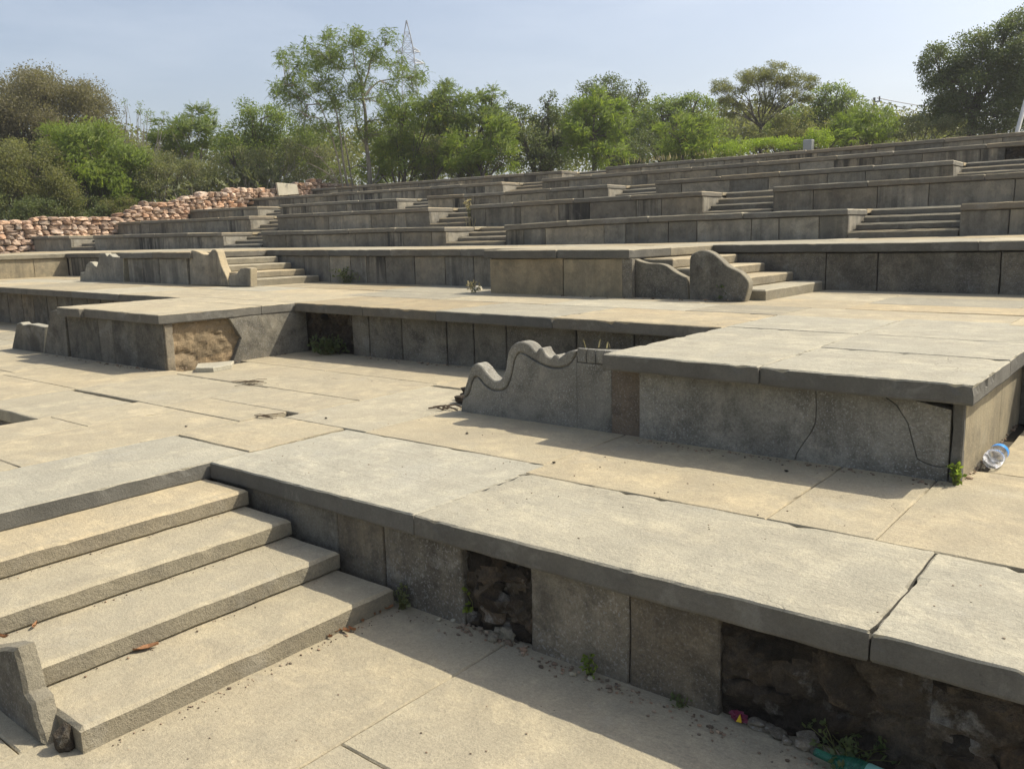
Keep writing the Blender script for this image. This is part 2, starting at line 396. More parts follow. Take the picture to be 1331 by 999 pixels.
# lowest court: flagstones one can see one by one
mb=MB()
P0=[(-2.80,-2.01,-1.2,2.56),(-2.01,-.35,1.55,2.56),(-2.01,-.9,-1.2,1.55),(-.9,1.2,-1.2,1.55),(-.35,1.4,1.55,2.56),(-4.2,-2.80,-1.2,.9),(-4.2,-2.80,.9,2.56)]
for a in P0: slab(mb,TOP,*a,-.1,random.uniform(-.001,.001),seg=.06,chip=.006,wob=.005,gap=.004,col=(random.uniform(.45,.7),random.uniform(.3,.42),random.random()))
rows(mb,1.2,8,[-8,-5,-3,-1.2,.2,1.55,2.56],1.0,1.9,0,seg=.4)
rows(mb,-4.2,1.2,[-8,-6.4,-4.8,-3.2,-1.2],1.0,1.9,0,seg=.4)
rows(mb,-34,-4.2,[-8,-6.4,-4.8,-3.2,-1.2,.4,1.5,2.5],1.0,1.9,0,seg=.5)
o=mb.build('court_paving',M['pave']); o['kind']='structure'
mb=MB(); box(mb,-35,8.5,-8.2,2.7,-.14,-.03); o=mb.build('court_bed',M['bed']); o['kind']='structure'

# ------------------------------------------------------------------ L1: the middle terrace
T1=thing('middle_terrace','broad middle stone terrace whose paved edge with missing facing slabs crosses the foreground','stone terrace',(-2,2.4,0))
EC=.092
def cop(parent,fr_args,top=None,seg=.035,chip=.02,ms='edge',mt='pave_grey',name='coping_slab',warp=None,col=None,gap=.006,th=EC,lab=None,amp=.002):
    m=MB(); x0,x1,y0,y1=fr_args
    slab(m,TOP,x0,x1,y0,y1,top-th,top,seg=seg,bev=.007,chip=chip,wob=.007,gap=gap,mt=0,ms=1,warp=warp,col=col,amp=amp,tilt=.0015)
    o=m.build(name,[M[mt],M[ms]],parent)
    if lab: o['label']=lab
    return o
G=lambda b,w:(b,w,random.random())
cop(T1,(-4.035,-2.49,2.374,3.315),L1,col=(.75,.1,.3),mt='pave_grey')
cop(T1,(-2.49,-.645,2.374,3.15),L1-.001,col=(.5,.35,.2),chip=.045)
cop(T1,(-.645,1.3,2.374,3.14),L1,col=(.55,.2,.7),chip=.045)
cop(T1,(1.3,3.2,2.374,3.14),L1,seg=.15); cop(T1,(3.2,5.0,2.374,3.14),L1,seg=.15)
mb=MB()
pl=[(-3.87,-2.51,3.315,4.16,.75,.55),(-2.51,-1.275,3.15,4.16,.8,.75),(-1.275,-.855,3.15,4.16,.7,.5),(-.855,.5,3.14,4.35,.65,.55),(-.705,.6,4.35,5.66,.65,.7),
    (-4.70,-3.87,3.33,4.72,.95,.0),(-4.82,-4.07,2.64,3.33,.75,.55),(-5.57,-4.83,1.74,3.085,.55,.45),(-5.57,-4.83,.9,1.74,.5,.3),
    (-6.13,-5.57,.9,2.44,.7,.45),(-5.80,-4.83,3.085,3.46,.6,.4),(-5.80,-4.70,3.46,4.0,.6,.35),(-6.14,-5.58,2.44,3.085,.85,.4),(-7.2,-6.14,2.36,3.04,.45,.05),
    (-7.2,-5.80,3.085,3.98,.45,.15),(-7.28,-4.70,4.0,4.81,.6,.4),(-6.1,-4.70,4.81,5.7,.65,.6),(-7.45,-6.1,4.81,5.7,.65,.6),(-4.70,-3.2,4.76,5.7,.6,.5),(-3.2,-2.5,4.76,5.7,.6,.5),(-3.87,-2.5,4.16,4.76,.6,.4),
    (-8.72,-7.2,3.09,4.1,.9,.7),(-8.72,-7.2,2.36,3.09,.7,.6),(-10.2,-8.72,3.2,4.1,.6,.5),(-10.2,-8.72,2.36,3.2,.6,.5)]
for x0,x1,y0,y1,b,w in pl:
    slab(mb,TOP,x0,x1,y0,y1,L1-.09,L1+random.uniform(-.0012,.0012),seg=.05,chip=.010,wob=.006,gap=.004,col=(.3+.5*b,.38+.5*(w-.4),random.random()),tilt=.0005)
rows(mb,.5,5,[3.14,4.35],1.0,1.7,L1,seg=.4); rows(mb,.6,5,[4.35,5.66],1.0,1.7,L1,seg=.4)
rows(mb,-34,-10.2,[2.36,3.3,4.4,5.7],1.1,1.9,L1,seg=.3)
mb.build('paving',M['pave'],T1)
# stair block top slab (the landing above the near stair)
cop(T1,(-4.83,-4.04,.93,2.635),L1,col=(.45,.15,.6),chip=.016)
mb=MB(); box(mb,-35,5,2.62,5.8,0.,L1-.035); box(mb,-35,-2.3,2.5,2.63,0.,L1-.036); box(mb,-1.86,-1.15,2.5,2.63,0.,L1-.036); box(mb,-35,5,2.40,2.63,L1-.088,L1-.036); box(mb,-6.1,-4.12,1.02,2.6,0.,L1-.035); mb.build('bed',M['bed'],T1)
WT=L1-EC-.002
def wslab(parent,fr,a0,a1,b0,b1,c,th=.07,mat='wall',seg=.07,chip=.008,gap=.006,name='wall_slab',col=None,lab=None,amp=.002,bev=.006):
    m=MB(); slab(m,fr,a0,a1,b0,b1,c-th,c,seg=seg,bev=bev,chip=chip,gap=gap,wob=.004,col=col,amp=amp)
    o=m.build(name,M[mat],parent)
    if lab: o['label']=lab
    return o
FY=2.405
for a0,a1 in ((-4.03,-3.036),(-3.036,-2.717),(-2.717,-2.247),(-1.898,-1.458),(-1.458,-1.114)):
    wslab(T1,FRONT,a0,a1,-.03,WT,-FY)
for a0,a1 in ((1.4,2.4),(2.4,3.6),(3.6,5.0)): wslab(T1,FRONT,a0,a1,-.03,WT,-FY,seg=.3)
def rough(parent,fr,a0,a1,b0,b1,c,depth,mat,name,seed,n=.02,scale=6,stones=0,lab=None):
    """broken rubble face seen where a facing slab has gone"""
    m=MB(); na=max(3,int((a1-a0)/n)); nb=max(3,int((b1-b0)/n)); V=[]
    for j in range(nb+1):
        for i in range(na+1):
            a=a0+(a1-a0)*i/na; b=b0+(b1-b0)*j/nb; q=Vector((a,b,seed))
            d,pts=noise.voronoi(q*scale*Vector((1,1.5,1)).x if False else Vector((a*scale,b*scale*1.5,seed)))
            e=min(.5,d[1]-d[0]); h=(min(.16,e)/.16)*.5+noise.fractal(q*9,.75,2.1,7)*.8+noise.noise(Vector((pts[0].x*3,pts[0].y*3,seed)))*.5
            V.append(fr((a,b,c+depth*h)))
    w=na+1; Fs=[(j*w+i,j*w+i+1,(j+1)*w+i+1,(j+1)*w+i) for j in range(nb) for i in range(na)]
    o0=len(m.v); m.v+=[tuple(v) for v in V]
    for k,f in enumerate(Fs):
        a=a0+(a1-a0)*(k%na)/na; b=b0+(b1-b0)*(k//na)/nb
        d,pts=noise.voronoi(Vector((a*scale,b*scale*1.5,seed)))
        r=noise.noise(Vector((pts[0].x*5,pts[0].y*5,1.7)))*.7+.5; m.f.append([i+o0 for i in f]); m.c.append((r,abs(noise.noise(pts[0]*3.3))*1.6,.2)); m.m.append(0)
    for _ in range(stones):
        r=random.uniform(.015,.05); a=random.uniform(a0+r,a1-r); b=random.uniform(b0+r*.5,b1-r)
        p=fr((a,b,c+depth*random.uniform(-.3,.3))); blob(m,p,(r*1.5,r*.9,r),2,.6,random.uniform(0,90),square=.5,freq=1.8,col=(random.random()**1.5,random.random(),.5))
    o=m.build(name,M[mat],parent)
    if lab: o['label']=lab
    return o
rough(T1,FRONT,-2.25,-1.895,-.03,WT+.01,-FY-.045,.035,'core','exposed_core',3.1,scale=9,stones=8,lab='dark rubble core showing in the narrow gap between wall slabs')
rough(T1,FRONT,-1.115,1.42,-.03,WT+.01,-FY-.045,.04,'core','exposed_core',8.4,scale=4.5,stones=16,lab='dark rubble core exposed where several wall slabs are missing')
# recess left of the near stair
for a0,a1 in ((-7.3,-6.7),(-6.7,-6.17)): wslab(T1,FRONT,a0,a1,-.03,WT,-2.38,seg=.15)
x=-34.
while x<-7.3: w=random.uniform(.6,1.1); wslab(T1,FRONT,x,min(x+w,-7.3),-.03,WT,-2.38,seg=.3,gap=.01); x+=w
wslab(T1,LEFT,-2.36,-1.0,-.03,WT,6.15,seg=.2); wslab(T1,FRONT,-6.14,-4.06,-.03,WT,-.99,seg=.2)
wslab(T1,RIGHT,1.0,2.38,-.03,L1-.095,-4.075,seg=.2)

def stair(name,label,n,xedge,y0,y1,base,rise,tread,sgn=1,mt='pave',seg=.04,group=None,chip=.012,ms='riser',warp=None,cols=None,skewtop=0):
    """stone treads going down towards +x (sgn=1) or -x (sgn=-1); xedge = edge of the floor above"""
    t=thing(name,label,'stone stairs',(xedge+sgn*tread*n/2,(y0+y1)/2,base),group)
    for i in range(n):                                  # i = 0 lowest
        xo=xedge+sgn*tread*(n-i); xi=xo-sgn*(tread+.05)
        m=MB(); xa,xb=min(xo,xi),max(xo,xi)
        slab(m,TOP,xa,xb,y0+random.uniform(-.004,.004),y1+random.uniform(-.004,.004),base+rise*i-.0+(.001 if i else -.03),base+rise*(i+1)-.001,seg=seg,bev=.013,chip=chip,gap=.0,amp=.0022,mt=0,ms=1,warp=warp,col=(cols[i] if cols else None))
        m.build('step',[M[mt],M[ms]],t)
    return t
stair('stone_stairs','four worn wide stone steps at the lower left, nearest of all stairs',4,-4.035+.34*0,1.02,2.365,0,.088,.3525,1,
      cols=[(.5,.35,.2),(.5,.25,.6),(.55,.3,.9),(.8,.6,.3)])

# broken end stone beside the near stair
m=MB()
fo=[onY(*q,.955) for q in ((-40,925),(-40,850),(0,843),(13.5,844.5),(19,866),(25,888.5),(28,903),(37,915.5),(43,936),(49,955),(54,972))]
prism(m,FRONT,[(p.x,max(-.02,p.z)) for p in fo],-1.03,-.965,bev=.012,ms=1,rough=.006,col=(.25,.1,.4))
tag(m.build('broken_end_stone',[M['wall'],M['riser']]),'broken dark upright stone at the bottom left foot of the nearest stair','end stone')
m=MB(); blob(m,(-2.70,1.0,.03),(.035,.03,.05),2,.5,3); tag(m.build('wedge_stone',M['core']),'small dark stone wedged between the broken end stone and the lowest near step','stone')

# ------------------------------------------------------------------ L2: the upper terrace with its two projecting blocks
T2=thing('upper_terrace','upper paved terrace with two projecting blocks, standing above the middle terrace','stone terrace',(-3,5.5,L1))
def wz2(base=0.0):
    return lambda p: Vector((p.x,p.y,p.z+z2(p.x)+base))
W2=wz2()
def cop2(x0,x1,y0,y1,dz=0.,**k): return cop(T2,(x0,x1,y0,y1),dz,warp=W2,**k)
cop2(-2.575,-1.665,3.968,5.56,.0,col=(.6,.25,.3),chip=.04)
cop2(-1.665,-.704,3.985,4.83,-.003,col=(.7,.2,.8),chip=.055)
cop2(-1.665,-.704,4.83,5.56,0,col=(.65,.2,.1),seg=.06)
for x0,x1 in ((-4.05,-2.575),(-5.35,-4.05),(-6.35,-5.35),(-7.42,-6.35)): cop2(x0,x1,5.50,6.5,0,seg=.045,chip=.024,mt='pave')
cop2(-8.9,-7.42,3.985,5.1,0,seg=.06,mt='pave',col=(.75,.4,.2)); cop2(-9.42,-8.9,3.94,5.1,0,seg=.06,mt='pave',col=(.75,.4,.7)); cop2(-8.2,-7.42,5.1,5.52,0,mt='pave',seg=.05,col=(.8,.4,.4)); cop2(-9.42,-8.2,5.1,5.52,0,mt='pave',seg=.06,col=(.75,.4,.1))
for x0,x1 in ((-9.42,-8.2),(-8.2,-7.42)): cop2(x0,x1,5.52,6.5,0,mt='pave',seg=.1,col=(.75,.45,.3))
x=-9.42
while x>-33: w=random.uniform(1.1,1.6); cop2(x-w,x,5.36,6.5,0,mt='pave',seg=.15); x-=w
for x0,x1 in ((-.704,1.1),(1.1,2.9),(2.9,5.0)): cop2(x0,x1,5.54,6.5,0,seg=.12)
mb=MB()
for x0,x1,y0,y1 in ((-2.575,-1.665,5.56,6.5),(-1.665,-.704,5.56,6.65)): slab(mb,TOP,x0,x1,y0,y1,-.09,0,seg=.08,chip=.01,wob=.01,gap=.007,mt=1,warp=W2,col=(.65,.2,.2))
rows(mb,-33,-2.575,[6.5,7.25],1.0,1.7,0,seg=.18,warp=W2); rows(mb,-33,-6.5,[7.25,8.5],1.0,1.7,0,seg=.18,warp=W2)
rows(mb,-6.5,-4.6,[7.25,7.6],.9,1.0,0,seg=.18,warp=W2)
rows(mb,-4.6,-2.3,[7.25,8.1,8.9,9.6],.8,1.4,0,seg=.12,warp=W2)
rows(mb,-2.575,5,[6.5,7.25],1.0,1.8,0,seg=.12,warp=W2,skip=lambda x,y:False) 
rows(mb,-2.3,5,[7.25,7.85,8.68,9.6],1.0,1.8,0,seg=.12,warp=W2)
mb.build('paving',[M['pave'],M['pave_grey']],T2)
mb=MB()
def bed2(x0,x1,y0,y1):
    n=max(1,int((x1-x0)/2))
    for i in range(n):
        a=x0+(x1-x0)*i/n; b=x0+(x1-x0)*(i+1)/n; box(mb,a,b,y0,y1,L1-.05,z2((a+b)/2)-.045)
bed2(-34,5,5.74,9.7); bed2(-2.45,-.85,4.2,5.75); bed2(-9.25,-7.56,4.2,5.75); mb.build('bed',M['bed'],T2)
def wt2(x): return z2(x)-EC-.002
BZ=L1-.03
# big hammered panel of the right block, split by its two cracks, and the corner post
YP=4.085
cr1=[onY(*q,YP) for q in ((1060,508),(1061,530),(1060,549),(1054,562),(1044,576),(1035,590),(1032,606))]
cr2=[onY(*q,YP) for q in ((1143,514),(1165,526),(1180,550),(1187,577),(1192,596),(1205,603),(1219,607),(1234,606))]
c1=[(p.x,p.z) for p in cr1]; c2=[(p.x,p.z) for p in cr2]
xL,xR=-2.405,-.812; 
def top_at(x): return wt2(x)
c1[0]=(c1[0][0],top_at(c1[0][0])); c1[-1]=(c1[-1][0],BZ); c2[0]=(c2[0][0],top_at(c2[0][0])); c2[-1]=(xR,c2[-1][1])
g=.0018
def shift(ps,dx,dz=0): return [(x+dx,z+dz) for x,z in ps]
m=MB(); cc=(.5,.2,.3)
prism(m,FRONT,[(xL,BZ),(c1[-1][0]-g,BZ)]+list(reversed(shift(c1[:-1],-g)))+[(xL,top_at(xL))],-YP-.09,-YP,bev=.002,col=cc)
prism(m,FRONT,shift(c1,g)+[(xR,BZ)]+[(xR,c2[-1][1]-g)]+list(reversed(shift(c2[:-1],-g,-g*.5))),-YP-.09,-YP,bev=.002,col=cc)
prism(m,FRONT,shift(c2,g*.8,g*.8)[:-1]+[(xR,c2[-1][1]+g),(xR,top_at(xR)-.045),(xR-.2,top_at(xR)-.008)],-YP-.09,-YP,bev=.002,col=cc)
o=m.build('wall_slab',M['hammer'],T2); o['label']='long speckled wall slab split by two winding cracks'
wslab(T2,FRONT,-.808,-.755,BZ,wt2(-.78)-.0,-YP+.012,mat='edge',name='corner_post',th=.05)
wslab(T2,RIGHT,YP+.012,4.98,BZ,wt2(-.75),-.756,mat='buff',th=.05,col=(.4,.3,.5)); wslab(T2,RIGHT,4.98,5.62,BZ,wt2(-.75),-.758,mat='buff',th=.05)
wslab(T2,LEFT,-5.6,-4.2,BZ,wt2(-2.5),2.53,seg=.2)
# back wall of the recess
JX=[-6.69,-6.433,-5.964,-5.367,-5.035,-4.658,-3.917,-3.375,-2.5]
for a0,a1 in zip(JX[:-1],JX[1:]): wslab(T2,FRONT,a0,a1,BZ,wt2((a0+a1)/2),-5.65,seg=.06,gap=.012,chip=.014,mat='wall',col=(random.uniform(.2,.6),.1,random.random()))
rough(T2,FRONT,-7.42,-6.68,BZ,wt2(-7)+.01,-5.74,.07,'core','exposed_core',2.3,scale=3.5,stones=22,lab='brown rubble core exposed in the corner of the recess')
for a0,a1 in ((-.77,.3),(.3,1.6),(1.6,3.2),(3.2,5)): wslab(T2,FRONT,a0,a1,BZ,wt2(a0),-5.65,seg=.2)
x=-9.4
while x>-33: w=random.uniform(.35,.6) if x>-16.5 else random.uniform(.7,1.2); wslab(T2,FRONT,x-w,x,BZ,wt2(x-w/2),-5.56,seg=.1 if x>-17 else .3,gap=.02,chip=.02); x-=w
# left block: front slabs, half-broken right face
LY=4.035
for a0,a1 in ((-9.42,-8.72),(-8.72,-8.42),(-8.42,-7.46)): wslab(T2,FRONT,a0,a1,BZ,wt2((a0+a1)/2),-LY,seg=.07,gap=.006 if a0<-9 else .004,col=(.3,.05,random.random()))
wslab(T2,RIGHT,LY+.01,LY+.1,BZ,wt2(-7.4),-7.445,seg=.03,chip=.03,mat='wall',name='broken_edge')
rough(T2,RIGHT,LY+.05,5.1,BZ,wt2(-7.4)+.01,-7.49,.022,'corelight','exposed_core',5.2,n=.02,scale=2,lab='buff earthen core exposed beside the notched slab')
XR=-7.43
ch=[onX(*q,XR) for q in ((297.5,416),(314,439.5),(301,468.5))]; inn=onX(400,456,XR)
m=MB(); zt=wt2(XR)
prism(m,RIGHT,[(ch[0].y,zt),(ch[1].y,ch[1].z),(ch[2].y,BZ),(5.66,BZ),(5.66,zt)],XR-.06,XR,bev=.006,col=(.85,.15,.3))
o=m.build('wall_slab',M['wall'],T2); o['label']='pale wall slab with a notched, arrow-shaped left edge'
wslab(T2,LEFT,-5.6,-4.2,BZ,wt2(-9.3),9.36,seg=.2)
# loose piece of that slab lying at its foot
ps=[onZ(*q,L1+.045) for q in ((254,478),(257,472),(290,469.5),(304,468.5),(301,473),(277,477.5))]
m=MB(); prism(m,TOP,[(p.x,p.y) for p in ps],L1+.003,L1+.045,bev=.006,rough=.004,col=(.9,.1,.2))
tag(m.build('broken_slab',M['pave_grey']),'broken piece of pale slab lying flat below the notched wall slab','stone slab')

# carved end stones of the right block and others
def pl(pts,Y): return [(p.x,p.z) for p in (onY(*q,Y) for q in pts)]
def smoothline(pts,n=4):
    """Catmull-Rom through the surveyed outline"""
    out=[]
    for i in range(len(pts)-1):
        p0=Vector(pts[max(0,i-1)]); p1=Vector(pts[i]); p2=Vector(pts[i+1]); p3=Vector(pts[min(len(pts)-1,i+2)])
        for k in range(n):
            t=k/n; out.append(tuple(.5*((2*p1)+(p2-p0)*t+(2*p0-5*p1+4*p2-p3)*t*t+(3*p1-p0-3*p2+p3)*t**3)))
    out.append(tuple(pts[-1])); return out
YS=4.10
zoom=lambda pts:[(540+a/5.12,420+b/5.12) for a,b in pts]
seg1=smoothline(pl(zoom([(302,592),(312,520),(326,440),(350,360),(370,292),(385,275),(404,268),(428,280),(452,304),(472,332),(502,366),(530,383),(560,379)]),YS))
seg2=smoothline(pl(zoom([(578,362),(597,310),(606,250),(618,192),(640,152),(676,126),(716,126),(756,146),(788,180),(803,191)]),YS))
seg3=smoothline(pl(zoom([(803,191),(822,168),(842,168),(858,200),(880,222),(904,231)]),YS))
seg4=smoothline(pl(zoom([(904,231),(918,216),(938,212),(954,234)]),YS)); seg5=smoothline(pl(zoom([(954,234),(980,214),(1012,190),(1044,181),(1072,184)]),YS))
topline=seg1+seg2+seg3[1:]+seg4[1:]+seg5[1:]
xe=-2.575; ze=z2(xe)-.004
outl=topline+[(xe,ze),(xe,wt2(xe)),(-2.41,wt2(-2.41)),(-2.41,BZ),(topline[0][0],BZ)]
m=MB(); cs=(.35,.3,.6)
prism(m,FRONT,outl,-YS-.095,-YS-.018,bev=.004,col=cs)                      # body
def offset(ps,d,dz): return [(x+d,z+dz) for x,z in ps]
groove=smoothline(pl(zoom([(318,500),(352,468),(372,400),(392,360),(420,362),(450,398),(490,432),(540,447),(590,438),(618,400),(640,330),(652,262),(672,212),(700,196),(740,212),(800,250),(870,284),(940,297),(1000,286),(1040,250),(1062,214)]),YS))
# front plates either side of the incised line
gi=[(x,z) for x,z in groove]
def inward(ps,d):
    o=[]
    for i,p in enumerate(ps):
        a=Vector(ps[max(0,i-1)]); b=Vector(ps[min(len(ps)-1,i+1)]); t=(b-a).normalized(); o.append((p[0]+t.y*d,p[1]-t.x*d))
    return o
low=inward(gi,.007)
ix0=[i for i,p in enumerate(topline) if p[1]>=gi[0][1]][0]
X1=topline[-1][0]
prism(m,FRONT,topline[ix0:]+list(reversed(inward(gi,-.004))),-YS-.03,-YS,bev=.007,col=cs,rough=.0015)
prism(m,FRONT,topline[:ix0]+low+[(X1,low[-1][1]-.012),(X1,BZ),(topline[0][0],BZ)],-YS-.03,-YS,bev=.003,col=cs)
w=(xe-X1-.004)/4
for i in range(4):                                    # the fluted stub at the top
    a0=X1+.005+w*i; a1=a0+w-.005
    prism(m,FRONT,[(a0,z2(a0)-.085),(a1,z2(a1)-.085),(a1,z2(a1)-.004),(a0,z2(a0)-.004)],-YS-.03,-YS,bev=.003,col=cs)
prism(m,FRONT,[(X1+.001,BZ),(-2.60,BZ),(-2.60,z2(-2.6)-.09),(X1+.001,z2(X1)-.09)],-YS-.03,-YS-.0005,bev=.0012,col=cs)
prism(m,FRONT,[(-2.5985,BZ),(-2.41,BZ),(-2.41,wt2(-2.41)),(-2.575,wt2(-2.575)),(-2.5985,z2(-2.6)-.09)],-YS-.03,-YS-.001,bev=.0012,mt=1,col=(.4,.9,.3))
tag(m.build('carved_end_stone',[M['hammer'],M['brownstone']]),'grey carved end stone with wavy scrolled top on the central block','end stone')
# broken brick bits at its nose
m=MB(); p=onZ(590,527,L1); blob(m,(p.x+.02,p.y+.1,L1+.03),(.10,.05,.035),2,.3,1,square=.5,col=(.5,.8,.2)); blob(m,(p.x-.03,p.y+.22,L1+.07),(.09,.04,.03),2,.3,4,square=.6,col=(.1,.3,.2)); blob(m,(p.x-.06,p.y+.2,L1+.03),(.04,.05,.035),2,.3,7,square=.4)
tag(m.build('broken_stones',M['core']),'small heap of dark broken stone at the tip of the scrolled end stone','rubble')
m=MB()
for i in range(5):
    q=onZ(557+i*6,530+random.uniform(-1,3),L1); tube(m,[(q.x,q.y,L1+.012),(q.x+.05,q.y+.03,L1+.02),(q.x+.12,q.y+.02,L1+.01)],.006,5)
tag(m.build('twigs',M['twig']),'few dry twigs on the paving left of the dark broken stone heap','twigs')
# hidden flights in the recesses
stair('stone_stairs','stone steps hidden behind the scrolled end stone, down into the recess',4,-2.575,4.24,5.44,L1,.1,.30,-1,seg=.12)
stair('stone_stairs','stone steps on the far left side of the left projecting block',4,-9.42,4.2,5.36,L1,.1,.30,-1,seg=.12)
# left block's end stones
m=MB(); prism(m,FRONT,pl([(57.5,462),(60,440),(63,420),(66,404.5),(73,403),(86,414),(89,465)],4.03)[:0]+pl([(57,459.5),(60,436),(65.4,404.5),(72,403),(84,412),(88.5,465.5)],4.03),-4.12,-4.03,bev=.006,col=(.4,.1,.3),rough=.003)
tag(m.build('end_stone',M['wall']),'sloping grey end stone set against the left end of the left block','end stone')
m=MB(); prism(m,FRONT,pl([(15.4,453.5),(21.5,420.5),(26,419),(30,422),(38,421),(47,422.5),(58.5,425),(57,459)],4.03),-4.13,-4.03,bev=.008,ms=1,col=(.35,.1,.6),rough=.004)
tag(m.build('broken_end_stone',[M['wall'],M['pave_grey']]),'low broken end stone with ragged top left of the left block','end stone')

# ------------------------------------------------------------------ L3: the top terrace below the seating
T3=thing('top_terrace','long top terrace below the seating tiers, its buff block standing over the upper paving','stone terrace',(-5,9,z2(-5)))
W3=lambda p: Vector((p.x,p.y,p.z+z3(p.x,p.y)))
RYW,LYW=9.36,8.33                     # right and left stretches of its wall (coping edge)
BX0,BX1,BY=-6.44,-4.52,7.50           # the right block
KX0,KX1,KY=-13.9,-11.87,7.03          # the left block
def cop3(x0,x1,y0,y1,**k):
    k.setdefault('seg',.07); return cop(T3,(x0,x1,y0,y1),0,warp=W3,mt=k.pop('mt','pave'),chip=.02,**k)
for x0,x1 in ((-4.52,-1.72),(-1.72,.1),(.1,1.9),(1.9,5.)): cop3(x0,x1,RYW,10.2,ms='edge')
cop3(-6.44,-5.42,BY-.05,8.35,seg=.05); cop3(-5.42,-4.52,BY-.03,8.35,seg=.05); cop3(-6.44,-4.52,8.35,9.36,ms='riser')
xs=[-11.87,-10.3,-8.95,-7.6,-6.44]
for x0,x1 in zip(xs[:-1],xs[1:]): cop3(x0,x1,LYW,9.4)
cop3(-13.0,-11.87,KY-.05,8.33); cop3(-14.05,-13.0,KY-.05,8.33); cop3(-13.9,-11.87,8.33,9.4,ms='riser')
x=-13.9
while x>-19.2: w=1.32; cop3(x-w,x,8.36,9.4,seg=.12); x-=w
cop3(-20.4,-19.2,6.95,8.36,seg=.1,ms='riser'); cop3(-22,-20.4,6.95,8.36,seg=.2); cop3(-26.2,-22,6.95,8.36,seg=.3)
x=-19.18
while x>-26: cop3(max(-26.3,x-1.5),x,8.36,9.4,seg=.2); x-=1.5
mb=MB(); rows(mb,-26.3,-6.44,[9.4,10.3,11.5],1.2,2.0,0,seg=.2,warp=W3); rows(mb,-6.44,-4.52,[9.36,10.2],1.,1.5,0,seg=.2,warp=W3); rows(mb,-6.44,6,[10.2,11.9],1.2,2.,0,seg=.15,warp=W3)
mb.build('paving',M['pave'],T3)
mb=MB()
def bed3(x0,x1,y0,y1):
    n=max(1,int((x1-x0)/1.5))
    for i in range(n):
        a=x0+(x1-x0)*i/n; b=x0+(x1-x0)*(i+1)/n; box(mb,a,b,y0,y1,z2(a)-.1,min(z3(a,9),z3(b,9))-.05)
bed3(-26.4,-6.4,8.55,9.6); bed3(-6.4,6,9.55,11.9); bed3(-26.4,-6.4,9.6,11.9); bed3(BX0+.12,BX1-.15,BY+.14,9.6); bed3(KX0+.12,KX1-.15,KY+.12,8.6); bed3(-26.2,-19.35,7.1,8.6); mb.build('bed',M['bed'],T3)
wt3=lambda x:z3(x)-EC
def wall3(a0,a1,Y,mat,seg=.1,name='wall_slab',col=None,lab=None): return wslab(T3,FRONT,a0,a1,z2((a0+a1)/2)-.03,wt3((a0+a1)/2),-Y,mat=mat,seg=seg,gap=.01,chip=.012,col=col,name=name,lab=lab)
# right block face: two buff slabs
zb=z2(-5.8)-.03
cor=pl([(636,382),(636,345),(640,341),(645,336.5)],BY)[::-1]
wall3(-6.40,-5.36,BY,'buff',col=(.55,.75,.3)); wall3(-5.36,-4.61,BY,'buff',col=(.35,.5,.8))
wall3(-4.62,-4.50,BY,'wall')
for a0,a1 in zip([-4.5,-3.2,-2.66,-1.52,-.3,.9,2.2,3.6],[-3.2,-2.66,-1.52,-.3,.9,2.2,3.6,5.]): wall3(a0,a1,RYW+.045,'wall' if random.random()<.7 else 'tier',col=(random.uniform(.2,.7),.35,random.random()))
x=-6.45
while x>-11.5: w=random.uniform(.35,.62); wall3(x-w,x,LYW+.045,'tier'); x-=w
wslab(T3,RIGHT,KY,8.38,z2(-12)-.03,wt3(-12),-11.93,mat='tier'); wslab(T3,LEFT,-9.4,-BY,z2(-6)-.03,wt3(-6.4),6.38,seg=.2); wslab(T3,RIGHT,BY,9.4,z2(-5)-.03,wt3(-4.6),-4.58,seg=.2)
wslab(T3,LEFT,-8.4,-KY,z2(-13.9)-.03,wt3(-13.8),13.84,seg=.2)
for a0,a1 in ((-13.9,-13.42),(-13.42,-12.9),(-12.9,-12.08)): wall3(a0,a1,KY,'tier',col=(.7,.2,random.random()*.6))
x=-13.9
while x>-19.2: w=random.uniform(.6,1.0); wall3(max(-19.2,x-w),x,8.40,'tier'); x-=w
for y0,y1 in ((7.0,7.7),(7.7,8.4)): wslab(T3,RIGHT,y0,y1,z2(-19.2)-.03,wt3(-19.2),-19.25,mat='buff')
for a0,a1 in ((-20.4,-19.25),(-22,-20.4),(-26.2,-22)): wall3(a0,a1,7.0,'wall',seg=.3)
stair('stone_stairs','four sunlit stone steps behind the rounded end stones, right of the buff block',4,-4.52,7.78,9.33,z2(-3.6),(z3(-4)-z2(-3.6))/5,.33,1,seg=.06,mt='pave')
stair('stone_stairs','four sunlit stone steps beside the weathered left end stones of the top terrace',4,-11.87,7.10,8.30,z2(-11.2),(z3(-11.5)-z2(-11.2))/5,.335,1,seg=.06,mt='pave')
z46=lambda pts:[(860+a/5.546,290+b/5.546) for a,b in pts]
m=MB(); s1=[(809.5,386.5),(810.5,335.2),(818,335.4)]
s1b=smoothline(pl([(826,337),(833,340),(843,342.2),(856,342.6),(866,345.5),(875,352),(884,357),(891,360.5)],7.58),3)
prism(m,FRONT,pl(s1,7.58)+s1b+pl([(893.3,366),(895.2,391)],7.58),-7.67,-7.58,bev=.006,ms=1,col=(.3,.1,.2))
tag(m.build('end_stone',[M['wall'],M['riser']]),'dark end stone with a falling curved top beside the buff block','end stone')
m=MB(); s2=smoothline(pl([(896,391.2),(896,350),(897,334.5),(902,328.8),(911,325.6),(921,326.6),(929,331),(937,338),(945.5,345.8),(955,350.3),(962,354),(968.5,360),(973,367.5),(972,378),(968,391.8)],7.56),3)
prism(m,FRONT,s2,-7.66,-7.56,bev=.008,ms=1,col=(.45,.1,.8))
